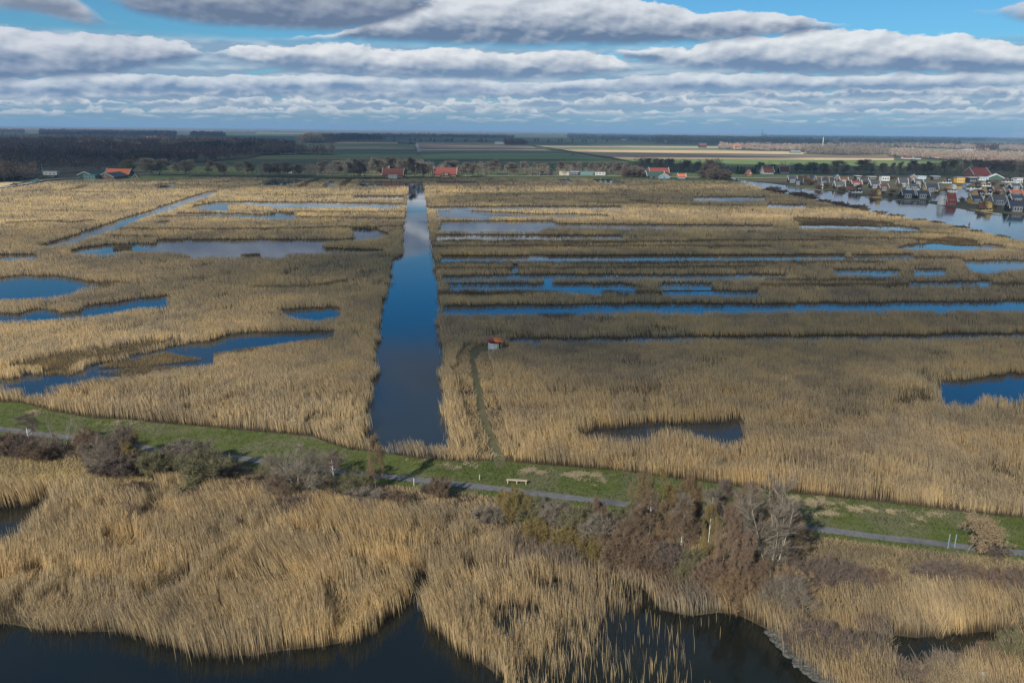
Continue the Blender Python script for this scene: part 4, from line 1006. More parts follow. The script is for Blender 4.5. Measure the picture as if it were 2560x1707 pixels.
# ------------------------------------------------------------------ trees along the far road
RT = [(361, 438, 397, 46, 'lime', 'pale'), (383, 441, 396, 44, 'lime', 'pale'), (398, 440, 398, 40, 'lime', 'pale'), (330, 434, 400, 34, 'lime', 'olive'), (310, 432, 402, 30, 'lime', 'olive'), (447, 436, 408, 26, 'lime', 'pale'), (466, 440, 402, 34, 'lime', 'pale'), (474, 438, 399, 26, 'lime', 'pale'),
      (519, 441, 402, 24, 'elm', 'tan'), (561, 440, 405, 36, 'elm', 'tan'), (552, 437, 410, 22, 'lime', 'pale'), (597, 437, 406, 26, 'lime', 'pale'), (617, 437, 409, 18, 'lime', 'pale'), (632, 440, 403, 30, 'elm', 'brown'),
      (677, 440, 408, 34, 'lime', 'grey'), (697, 440, 406, 28, 'lime', 'grey'), (722, 441, 405, 32, 'lime', 'grey'), (750, 441, 410, 28, 'lime', 'grey'), (801, 438, 402, 36, 'elm', 'purple'), (850, 440, 402, 36, 'lime', 'grey'), (872, 441, 405, 30, 'elm', 'grey'),
      (893, 448, 400, 34, 'lime', 'grey'), (912, 446, 402, 30, 'elm', 'grey'), (926, 440, 394, 28, 'elm', 'grey'), (945, 440, 400, 34, 'lime', 'grey'), (965, 438, 402, 30, 'elm', 'grey'), (985, 436, 393, 40, 'lime', 'dark'), (1004, 438, 400, 30, 'elm', 'grey'), (1016, 444, 400, 26, 'lime', 'grey'), (1036, 447, 393, 34, 'elm', 'dark'),
      (1060, 446, 408, 34, 'lime', 'grey'), (1072, 442, 410, 26, 'elm', 'grey'), (1110, 436, 402, 32, 'elm', 'grey'), (1135, 436, 402, 30, 'lime', 'grey'), (1155, 444, 406, 30, 'elm', 'grey'), (1180, 442, 410, 34, 'lime', 'grey'),
      (1208, 434, 404, 20, 'ash', 'grey'), (1229, 438, 400, 34, 'elm', 'dark'), (1218, 436, 404, 24, 'ash', 'grey'), (1247, 436, 408, 20, 'ash', 'grey'), (1283, 440, 407, 32, 'lime', 'grey'), (1318, 437, 404, 28, 'elm', 'grey'), (1345, 434, 410, 24, 'lime', 'grey'), (1370, 434, 409, 30, 'elm', 'grey'),
      (1412, 436, 403, 32, 'elm', 'dark'), (1431, 436, 406, 22, 'ash', 'dark'), (1441, 436, 405, 22, 'ash', 'grey'), (1478, 436, 406, 20, 'ash', 'dark'), (1489, 434, 410, 16, 'ash', 'grey'), (1503, 436, 406, 22, 'ash', 'grey'), (1515, 436, 407, 18, 'ash', 'grey'), (1525, 436, 408, 20, 'ash', 'grey'), (1536, 438, 406, 24, 'ash', 'grey'), (1550, 438, 404, 30, 'elm', 'dark'), (1562, 436, 408, 22, 'ash', 'grey'),
      (1605, 427, 398, 22, 'ash', 'grey'), (1614, 427, 396, 20, 'ash', 'grey'), (1624, 427, 395, 24, 'ash', 'grey'), (1634, 427, 396, 20, 'ash', 'grey'), (1645, 427, 398, 20, 'ash', 'grey'), (1655, 427, 397, 22, 'ash', 'grey'), (1666, 427, 396, 22, 'ash', 'grey'), (1676, 427, 397, 20, 'ash', 'grey'), (1686, 427, 397, 22, 'ash', 'grey'),
      (1706, 430, 400, 22, 'ash', 'grey'), (1722, 430, 402, 24, 'ash', 'grey'), (1740, 430, 404, 24, 'elm', 'grey'), (1761, 440, 398, 36, 'elm', 'dark'), (1788, 442, 408, 36, 'elm', 'dark'), (1560, 444, 416, 22, 'thorn', 'purple'), (1590, 444, 417, 36, 'thorn', 'purple'), (1575, 444, 420, 30, 'thorn', 'purple'),
      (1787, 449, 420, 50, 'thorn', 'dark'), (1810, 450, 425, 44, 'thorn', 'dark'), (1768, 446, 424, 40, 'thorn', 'dark'), (1660, 446, 430, 18, 'thorn', 'purple'), (900, 447, 398, 28, 'elm', 'dark'), (885, 446, 404, 28, 'elm', 'grey')]
RT += [(1905, 432, 406, 26, 'lime', 'grey'), (1925, 430, 410, 24, 'elm', 'grey'), (1990, 432, 409, 30, 'lime', 'grey'), (2012, 434, 412, 28, 'elm', 'grey'), (2035, 434, 406, 36, 'lime', 'pale'), (2058, 436, 408, 28, 'lime', 'grey'), (2087, 438, 402, 42, 'lime', 'pale'), (2110, 436, 412, 28, 'elm', 'grey'), (2145, 438, 399, 46, 'lime', 'grey'),
       (2178, 436, 408, 26, 'lime', 'pale'), (2206, 438, 408, 26, 'lime', 'pale'), (2236, 436, 406, 22, 'ash', 'pale'), (2252, 436, 404, 26, 'ash', 'pale'), (2268, 438, 400, 30, 'elm', 'grey'), (2290, 436, 408, 26, 'lime', 'pale'), (2310, 438, 409, 26, 'lime', 'grey'),
       (2328, 437, 404, 26, 'elm', 'dark'), (2345, 437, 402, 26, 'ash', 'olive'), (2360, 436, 402, 26, 'ash', 'olive'), (2376, 436, 401, 24, 'ash', 'olive'), (2393, 436, 400, 26, 'ash', 'olive'), (2408, 436, 400, 24, 'ash', 'olive'), (2424, 436, 402, 24, 'ash', 'grey'), (2440, 436, 400, 28, 'elm', 'dark'), (2460, 436, 400, 30, 'elm', 'dark'),
       (2482, 440, 402, 34, 'elm', 'dark'), (2505, 442, 400, 40, 'elm', 'dark'), (2528, 444, 401, 38, 'elm', 'dark'), (2552, 446, 403, 40, 'elm', 'dark'), (2580, 446, 404, 40, 'elm', 'dark')]
RT.sort(key=lambda t: t[0])
def ordn(k):
    tens = ['', '', 'twenty', 'thirty', 'forty', 'fifty']
    return words_x[k] if k < 20 else tens[(k + 1) // 10] + ('-' + words_x[(k + 1) % 10 - 1] if (k + 1) % 10 else '').replace('twenty-', 'twenty-')
cnt = {}
sect = [(640, 'behind the left farm'), (1060, 'by the ditch-end farmhouse'), (1400, 'right of the second farmhouse'), (1580, 'behind the flat sheds'), (1880, 'around the red barn'), (2320, 'behind the holiday village'), (9999, 'above the red hall')]
shade = dict(pale='sunlit pale', grey='grey', dark='dark', brown='brown', purple='mauve', tan='tan', olive='olive')  # pale stands for sun on the crowns, put into the twig colour
for i, (px, py, top, w, k, c) in enumerate(RT):
    sc = next(s for xx, s in sect if px < xx)
    cnt[(sc, c)] = cnt.get((sc, c), 0) + 1
    plant(k, 'bare_tree', px, py, top, f'{shade[c]} bare tree {sc}, number {cnt[(sc, c)]} of them from the left'.replace('number 1 ', 'first ').replace('number 2 ', 'second ').replace('number 3 ', 'third ').replace('number 4 ', 'fourth ').replace('number 5 ', 'fifth ').replace('number 6 ', 'sixth ').replace('number 7 ', 'seventh ').replace('number 8 ', 'eighth ').replace('number 9 ', 'ninth '),
          'tree', 'bare trees along the far road', w * 1.12, TW[c])
for i, (px, py, top, w) in enumerate([(1843, 436, 414, 12), (1852, 436, 416, 11), (1859, 436, 417, 10), (1880, 436, 417, 10), (1887, 436, 415, 12), (1927, 432, 413, 11), (1935, 432, 417, 9), (1945, 434, 419, 10)]):
    plant('fir', 'fir_tree', px, py, top, f'dark green fir tree near the canal bend, {words_x[i]} fir from the left', 'tree', 'firs by the canal bend', w)

# shrubs on the bank of the boating canal
bk = np.array([(1925, 479), (1935, 480), (1950, 484), (1985, 490), (2000, 493), (2020, 497), (2030, 500), (2060, 508), (2090, 513), (2110, 518), (2135, 523), (2146, 525), (2160, 529), (2200, 537), (2240, 545), (2300, 556), (2340, 562), (2400, 574), (2440, 584), (2500, 597)])
for i, (px, py) in enumerate(bk):
    plant('shrub2', 'bank_bush', px, py, py - (14 if i in (1, 4, 5, 11) else 10), f'low reddish bush on the canal bank, {words_x[i]} from the far end', 'bush', 'bushes on the canal bank', 26 + (i % 3) * 4, TW['purple' if i % 2 else 'brown'])

# ------------------------------------------------------------------ woods (read as one mass)
def wood(name, label, poly, n, hgt, m, seed, wcol=1.0, front=None, low=None, tw=36, base_w=1.3):
    """mass of bare trees: stems and twig slivers of every tree in one mesh"""
    g = np.random.default_rng(seed)
    poly = roughen(poly, 22 if len(label) % 2 else 14, 45, seed)
    P = np.asarray(poly); mn, mx = P.min(0), P.max(0)
    pts = np.zeros((0, 2))
    while len(pts) < n:
        q = g.uniform(mn, mx, (n * 3, 2)); pts = np.concatenate([pts, q[inside(q, P)]])
        if len(q[inside(q, P)]) == 0: return
    pts = pts[:n]
    h = hgt * g.uniform(0.5, 1.2, n) * (0.55 + 0.9 * fbm(pts[:, 0] / 60, pts[:, 1] / 60, seed, 2))
    rad = h * g.uniform(0.22, 0.36, n)
    d = np.hypot(pts[:, 0], pts[:, 1])
    V = []; RN = []
    # stems
    a = g.uniform(0, 3.14, n); wv = np.maximum(0.25, d * 0.00025)
    s = np.stack([np.cos(a), np.sin(a)], 1) * wv[:, None]
    T = np.zeros((n, 3, 3)); T[:, 0, :2] = pts + s; T[:, 1, :2] = pts - s; T[:, 2, :2] = pts; T[:, 2, 2] = h * .9
    V.append(T.reshape(-1, 3)); RN.append(np.repeat(g.uniform(0, 1, n), 3))
    k = np.repeat(np.arange(n), tw)
    u = g.normal(0, 1, (len(k), 3)); u /= np.linalg.norm(u, axis=1)[:, None]; rr_ = g.uniform(0.2, 1, len(k)) ** 0.5
    c = np.stack([pts[k, 0] + u[:, 0] * rad[k] * rr_, pts[k, 1] + u[:, 1] * rad[k] * rr_, h[k] * (0.60 + 0.36 * u[:, 2] * rr_)], 1)
    e = u * 0.8 + np.array([0, 0, .9]) + g.normal(0, .4, (len(k), 3)); e /= np.linalg.norm(e, axis=1)[:, None]
    L = h[k] * g.uniform(.10, .22, len(k)); w = base_w * np.maximum(0.16, d[k] * 0.00030) * g.uniform(.6, 1.5, len(k))
    sd_ = np.cross(e, g.normal(0, 1, (len(k), 3))); sd_ /= np.linalg.norm(sd_, axis=1)[:, None]
    T = np.stack([c + sd_ * w[:, None], c - sd_ * w[:, None], c + e * L[:, None]], 1)
    V.append(T.reshape(-1, 3)); tone = np.clip(0.5 + 0.9 * (fbm(pts[:, 0] / 90, pts[:, 1] / 90, seed + 9, 2) - .5) + g.normal(0, .16, n), 0, 1)
    RN.append(np.repeat(np.clip(tone[k] + g.normal(0, .12, len(k)), 0, 1), 3))
    V = np.concatenate(V); RN = np.concatenate(RN)
    me = mesh_np(name, V, tris=np.arange(len(V)).reshape(-1, 3), rnd=RN)
    link(name, me, None, m, kind='stuff', label=label, category='wood')
    if name != 'roadside_scrub': sheet('wood_floor', poly, 0.9, M_wfloor, kind='structure')
M_wfloor = grainy('wood floor', (0.06, 0.055, 0.038), (0.09, 0.078, 0.05), 0.1, 1.0)
TWood = twig_mat('wood twigs', (0.045, 0.035, 0.034), (0.105, 0.075, 0.062), 0.15)
TWoodP = twig_mat('pale wood twigs', (0.20, 0.155, 0.105), (0.30, 0.23, 0.155), 0.25)  # paler copy of the wood twigs, sunlit look put into the colour
TPink = twig_mat('sunlit wood twigs', (0.30, 0.225, 0.18), (0.42, 0.33, 0.26), 0.25)  # sunlight on the far woods is put into this lighter colour
TBlue = twig_mat('far pine wood', (0.028, 0.040, 0.034), (0.055, 0.062, 0.05), 0.1)
wood('forest', 'dark leafless forest filling the left side beyond the farm', ground_poly([(-700, 352), (0, 354), (300, 353), (560, 358), (735, 366)], [(-700, 490), (-100, 458), (50, 455), (75, 440), (250, 430), (330, 420), (420, 412), (560, 402), (640, 392), (735, 376)], 0), 9000, 14, TWood, 5, tw=40)
wood('forest_edge', 'brown young trees at the near left corner of the forest', ground_poly([(-300, 440), (60, 440), (96, 440)], [(-300, 470), (0, 457), (58, 456), (92, 447)], 0), 420, 13, TW['brown'], 9, tw=70)
wood('pale_birch_wood', 'pale sunlit band of birches inside the dark forest', ground_poly([(190, 368), (300, 366), (350, 371)], [(190, 373), (300, 371), (350, 376)], 0), 500, 12, TWoodP, 15)
wood('pale_birch_wood', 'sunlit tan strip of trees at the right top of the dark forest', ground_poly([(400, 372), (520, 366), (590, 368)], [(400, 376), (520, 372), (590, 373)], 0), 500, 13, TWoodP, 16)
wood('pale_birch_wood', 'small pale grove behind the dark forest', ground_poly([(345, 356), (430, 355)], [(345, 360), (430, 360)], 0), 260, 12, TWoodP, 17)
wood('copse', 'rounded pale copse beside the farm in the middle distance', ground_poly([(745, 356), (800, 355)], [(748, 358), (800, 358)], 0), 200, 20, TWoodP, 18)
wood('farm_copse', 'mauve trees round the low farm right of the forest', ground_poly([(640, 384), (690, 384), (770, 385), (830, 386)], [(640, 388), (700, 388), (775, 388), (830, 389)], 0), 200, 15, TW['purple'], 19)
wood('dark_copse', 'dark wood behind the pale copse in the middle distance', ground_poly([(800, 343), (940, 346), (960, 350)], [(800, 357), (835, 358), (850, 353)], 0), 900, 15, TWood, 20)
wood('dark_copse', 'dark small copse around the farm right of the straight lane', ground_poly([(1262, 360), (1318, 361)], [(1262, 363), (1318, 363)], 0), 90, 15, TWood, 21)
for nm, lb, up, lo, n, h, m in [
    ('far_wood', 'dark blue wood on the left below the horizon', [(-300, 325), (60, 330)], [(-300, 332), (62, 335)], 900, 15, TWood),
    ('far_wood', 'long dark wood behind the green fields on the left', [(100, 329), (440, 333)], [(100, 338), (440, 341)], 2600, 15, TWood),
    ('far_wood', 'thin dark treeline above the fields left of the straight lane', [(480, 336), (560, 337)], [(480, 341), (560, 342)], 500, 15, TWood),
    ('far_wood', 'dark treeline with sheds beyond the pale farm', [(850, 338), (1280, 343)], [(850, 344), (1280, 346.5)], 1700, 13, TWood),
    ('far_wood', 'broad dark wood below the church spire', [(1640, 342), (1800, 345), (2000, 352), (2120, 362)], [(1640, 359), (1780, 363), (1930, 368), (2080, 372)], 5200, 15, TBlue),
    ('far_wood', 'dark village trees left of the spire', [(1420, 336), (1640, 341), (1700, 343)], [(1420, 347), (1640, 356), (1700, 356)], 2400, 13, TBlue),
    ('far_wood', 'dark blue wood running along the right horizon', [(1905, 341), (2200, 344), (2700, 350)], [(1905, 349), (2200, 352), (2700, 356)], 4200, 16, TBlue),
    ('far_wood', 'second dark belt on the right under the horizon wood', [(2100, 353), (2360, 356), (2400, 358)], [(2100, 360), (2360, 362), (2400, 362)], 1300, 14, TBlue),
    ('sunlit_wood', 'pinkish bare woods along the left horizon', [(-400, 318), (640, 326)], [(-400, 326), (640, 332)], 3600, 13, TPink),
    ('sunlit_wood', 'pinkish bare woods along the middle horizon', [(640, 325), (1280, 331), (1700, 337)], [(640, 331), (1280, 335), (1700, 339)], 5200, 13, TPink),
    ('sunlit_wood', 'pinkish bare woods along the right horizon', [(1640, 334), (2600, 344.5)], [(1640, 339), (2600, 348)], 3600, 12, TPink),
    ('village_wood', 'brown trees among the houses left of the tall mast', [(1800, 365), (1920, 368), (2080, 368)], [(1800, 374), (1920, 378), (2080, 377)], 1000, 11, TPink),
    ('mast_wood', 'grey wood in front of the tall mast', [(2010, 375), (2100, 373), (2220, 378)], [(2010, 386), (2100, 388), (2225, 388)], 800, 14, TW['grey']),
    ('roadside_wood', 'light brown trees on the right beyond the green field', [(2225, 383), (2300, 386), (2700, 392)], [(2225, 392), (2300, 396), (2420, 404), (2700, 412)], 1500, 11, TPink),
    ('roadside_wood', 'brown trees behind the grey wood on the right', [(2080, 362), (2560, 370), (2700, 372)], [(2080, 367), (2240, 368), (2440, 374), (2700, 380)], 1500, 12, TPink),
    ('tree_belt', 'dark round copse near the right edge beyond the fields', [(2440, 368), (2490, 370)], [(2440, 378), (2490, 379)], 160, 14, TWood)]:
    wood(nm, lb, ground_poly(up, lo, 0), n, h, m, len(lb) * 7 + n, tw=16, base_w=1.6)
for px0, px1, yy, n, h, c in [(640, 900, 439, 90, 9, 'grey'), (860, 1080, 436, 110, 12, 'grey'), (1090, 1420, 437, 130, 9, 'grey'), (1400, 1600, 434, 90, 10, 'grey'), (1590, 1800, 430, 130, 12, 'grey'), (1900, 2330, 433, 100, 9, 'pale'), (2320, 2700, 437, 120, 12, 'brown'), (380, 640, 433, 40, 7, 'pale')]:
    wood('roadside_scrub', 'loose grey undergrowth between the roadside trees around column %d of the picture' % px0 if False else {640: 'thin grey scrub between the far roadside trees left of the ditch', 860: 'grey scrub around the ditch-end farmhouse', 1090: 'thin grey scrub right of the second farmhouse', 1400: 'grey scrub behind the flat sheds', 1590: 'grey scrub behind the red barn', 1900: 'thin scrub behind the holiday village', 2320: 'brown wood behind the red hall at right', 380: 'pale sunlit scrub right of the left farm'}[px0],
         ground_poly([(px0, yy - 4), (px1, yy - 4 + (px1 - px0) * .01)], [(px0, yy), (px1, yy + (px1 - px0) * .01)], 0), n, h, TW[c], px0, tw=60, base_w=.55)
# tree rows in the far fields, each tree its own
k = 0
for (x0, y0, x1, y1, n) in [(865, 357, 1255, 357.5, 13), (1290, 357, 1530, 360, 12), (1060, 357.5, 1240, 358, 7)]:
    for i in range(n):
        px = x0 + (x1 - x0) * (i + .3 * ((i * 7) % 3 - 1)) / n; py = y0 + (y1 - y0) * i / n
        plant('elm', 'field_tree', px, py, py - 9 - (i * 5) % 4, f'small dark tree far out in the fields, number {k + 1} from the left', 'tree', 'trees in the far fields', 7, TW['dark']); k += 1

# gardens of the holiday village
g_ = np.random.default_rng(77)
vb = []
for k in range(95):
    px = g_.uniform(1975, 2560); f_ = g_.uniform(0, 1); lo = np.interp(px, [1975, 2219, 2328, 2560], [466, 497, 503, 534]); py = 446 + (lo - 446) * f_ ** 1.1
    x, y = g1(px, py)
    if in_any(np.array([[x, y]]), WATER)[0]: continue
    vb.append((px, py))
vb.sort()
for k, (px, py) in enumerate(vb):
    plant('thorn' if k % 3 else 'lime', 'garden_bush', px, py, py - (7 + (k * 5) % 7), f'bare garden bush between the holiday houses, number {k + 1} from the left', 'bush', 'garden bushes of the village', 12 + (k * 7) % 10, TW['purple' if k % 2 else 'brown'])

# ------------------------------------------------------------------ buildings
def paint(name, c, rough=0.7, sc=3.0, var=0.12):
    return grainy(name, tuple(v * (1 - var) for v in c), tuple(min(1, v * (1 + var)) for v in c), sc, rough)
PM = dict(navy=paint('dark slate roof', (0.055, 0.064, 0.082), 0.55), black=paint('black boarding', (0.030, 0.034, 0.036), 0.8), white=paint('white paint', (0.44, 0.46, 0.46), 0.6), cream=paint('cream render', (0.50, 0.46, 0.36), 0.8),
          red=paint('red roof tiles', (0.20, 0.058, 0.046), 0.75), orange=paint('orange roof tiles', (0.48, 0.13, 0.06), 0.75), dred=paint('dull red roof tiles', (0.15, 0.062, 0.046), 0.8), brick=paint('brown brick', (0.20, 0.11, 0.075), 0.9),
          grey=paint('grey roof tiles', (0.085, 0.09, 0.095), 0.7), mgrey=paint('grey panels', (0.24, 0.25, 0.26), 0.6), green=paint('dark green boarding', (0.045, 0.085, 0.070), 0.7), teal=paint('green sheet cladding', (0.10, 0.20, 0.17), 0.6),
          thatch=paint('thatch', (0.23, 0.165, 0.095), 1.0, 2.0, .2), dthatch=paint('dark thatch', (0.085, 0.070, 0.055), 1.0, 2.0, .2), yellow=paint('yellow boarding', (0.50, 0.31, 0.07), 0.7), lblue=paint('light blue boarding', (0.40, 0.52, 0.62), 0.6),
          glass=mat('window glass', (0.03, 0.04, 0.05), 0.08, 0.5), wood=paint('weathered wood', (0.42, 0.36, 0.26), 0.85, 8.0), steel=paint('galvanised steel', (0.42, 0.45, 0.47), 0.45), stone=grainy('rubble stone', (0.045, 0.045, 0.04), (0.095, 0.093, 0.085), 3.0, 0.95),
          bluish=paint('blue grey metal', (0.18, 0.26, 0.33), 0.5), yel=paint('yellow emblem', (0.75, 0.68, 0.05), 0.6), redp=paint('red paint', (0.36, 0.04, 0.045), 0.5), tyre=mat('tyre rubber', (0.02, 0.02, 0.02), 0.9))

class Bld:
    """collects boxes and polygons, then links them as one mesh"""
    def __init__(s): s.V = []; s.Fc = []
    def poly(s, pts):
        b = len(s.V); s.V += [tuple(p) for p in pts]; s.Fc.append(tuple(range(b, b + len(pts)))); return s
    def box(s, x0, x1, y0, y1, z0, z1):
        b = len(s.V)
        s.V += [(x, y, z) for z in (z0, z1) for x, y in ((x0, y0), (x1, y0), (x1, y1), (x0, y1))]
        for f in ((3, 2, 1, 0), (4, 5, 6, 7), (0, 1, 5, 4), (1, 2, 6, 5), (2, 3, 7, 6), (3, 0, 4, 7)): s.Fc.append(tuple(b + i for i in f))
        return s
    def slab(s, a, b, c, d, t):
        """quad a b c d thickened by t along its normal"""
        a, b, c, d = map(Vector, (a, b, c, d)); n = (b - a).cross(d - a).normalized() * t
        k = len(s.V); s.V += [tuple(v) for v in (a, b, c, d, a + n, b + n, c + n, d + n)]
        for f in ((3, 2, 1, 0), (4, 5, 6, 7), (0, 1, 5, 4), (1, 2, 6, 5), (2, 3, 7, 6), (3, 0, 4, 7)): s.Fc.append(tuple(k + i for i in f))
        return s
    def tube(s, pts, r, n=8, r2=None):
        pts = [Vector(p) for p in pts]; b = len(s.V); m = len(pts)
        for i, p in enumerate(pts):
            d = (pts[min(i + 1, m - 1)] - pts[max(i - 1, 0)]).normalized(); x = d.orthogonal().normalized(); y = d.cross(x)
            q = r if r2 is None else r + (r2 - r) * i / (m - 1)
            for k in range(n): a = 6.28318 * k / n; s.V.append(tuple(p + x * math.cos(a) * q + y * math.sin(a) * q))
        for i in range(m - 1):
            for k in range(n): s.Fc.append((b + i * n + k, b + i * n + (k + 1) % n, b + (i + 1) * n + (k + 1) % n, b + (i + 1) * n + k))
        s.Fc.append(tuple(b + k for k in range(n))[::-1]); s.Fc.append(tuple(b + (m - 1) * n + k for k in range(n)))
        return s
    def lathe(s, prof, n=24, z=0.0, sx=1.0, sy=1.0):
        b = len(s.V)
        for r, h in prof:
            for k in range(n): a = 6.28318 * k / n; s.V.append((math.cos(a) * r * sx, math.sin(a) * r * sy, h + z))
        for i in range(len(prof) - 1):
            for k in range(n): s.Fc.append((b + i * n + k, b + i * n + (k + 1) % n, b + (i + 1) * n + (k + 1) % n, b + (i + 1) * n + k))
        s.Fc.append(tuple(b + k for k in range(n))[::-1]); s.Fc.append(tuple(b + (len(prof) - 1) * n + k for k in range(n)))
        return s
    def build(s, name, m, parent=None, **p):
        me = bpy.data.meshes.new(name); me.from_pydata(s.V, [], s.Fc); me.update()
        return link(name, me, parent, m if not isinstance(m, str) else PM[m], **p)

def gable_wall(L, D, wh, rh):
    b = Bld(); x, y = L / 2, D / 2
    for sx in (-x, x):
        pts = [(sx, -y, 0), (sx, y, 0), (sx, y, wh), (sx, 0, rh), (sx, -y, wh)]
        b.poly(pts if sx > 0 else pts[::-1])
    b.poly([(-x, -y, 0), (x, -y, 0), (x, -y, wh), (-x, -y, wh)]); b.poly([(x, y, 0), (-x, y, 0), (-x, y, wh), (x, y, wh)])
    return b

def gable_roof(L, D, wh, rh, over=0.5, t=0.22, ov2=0.5):
    b = Bld(); x = L / 2 + ov2; y = D / 2; sl = (rh - wh) / y; yo = y + over; zo = wh - over * sl
    b.slab((-x, -yo, zo), (x, -yo, zo), (x, 0, rh), (-x, 0, rh), t)
    b.slab((x, yo, zo), (-x, yo, zo), (-x, 0, rh), (x, 0, rh), t)
    return b

def bargeboards(L, D, wh, rh, over=0.5, ov2=0.5, t=0.45):
    b = Bld(); x = L / 2 + ov2 + 0.02; y = D / 2; sl = (rh - wh) / y; yo = y + over; zo = wh - over * sl
    for sx in (-x, x):
        for sy in (-1, 1):
            a = Vector((sx, sy * yo, zo)); c = Vector((sx, 0, rh + 0.2)); w = Vector((0.3 if sx > 0 else -0.3, 0, 0)); up = Vector((0, 0, t + .25))
            k = len(b.V); b.V += [tuple(v) for v in (a, c, c + up, a + up, a + w, c + w, c + up + w, a + up + w)]
            for f in ((0, 1, 2, 3), (7, 6, 5, 4), (0, 4, 5, 1), (1, 5, 6, 2), (2, 6, 7, 3), (3, 7, 4, 0)): b.Fc.append(tuple(k + i for i in f))
    return b

def window(parent, x, y, z, w, h, face='front', frame='white', name='window'):
    """framed window proud of a wall; face tells which way it looks"""
    b = Bld(); p = Bld(); t = 0.10; f = 0.14
    def bx(B, u0, u1, z0, z1, d0, d1):
        if face == 'front': B.box(u0, u1, y - d1, y - d0, z0, z1)
        elif face == 'left': B.box(x - d1, x - d0, u0, u1, z0, z1)
        else: B.box(x + d0, x + d1, u0, u1, z0, z1)
    c = x if face == 'front' else y
    bx(b, c - w / 2, c + w / 2, z, z + f, -.02, t); bx(b, c - w / 2, c + w / 2, z + h - f, z + h, -.02, t)
    bx(b, c - w / 2, c - w / 2 + f, z + f, z + h - f, -.02, t); bx(b, c + w / 2 - f, c + w / 2, z + f, z + h - f, -.02, t)
    if w > 1.6: bx(b, c - f / 2, c + f / 2, z + f, z + h - f, -.02, t)
    o = b.build(name, frame, parent)
    bx(p, c - w / 2 + f, c + w / 2 - f, z + f, z + h - f, -.02, t * .5)
    p.build('pane', 'glass', o)
    return o

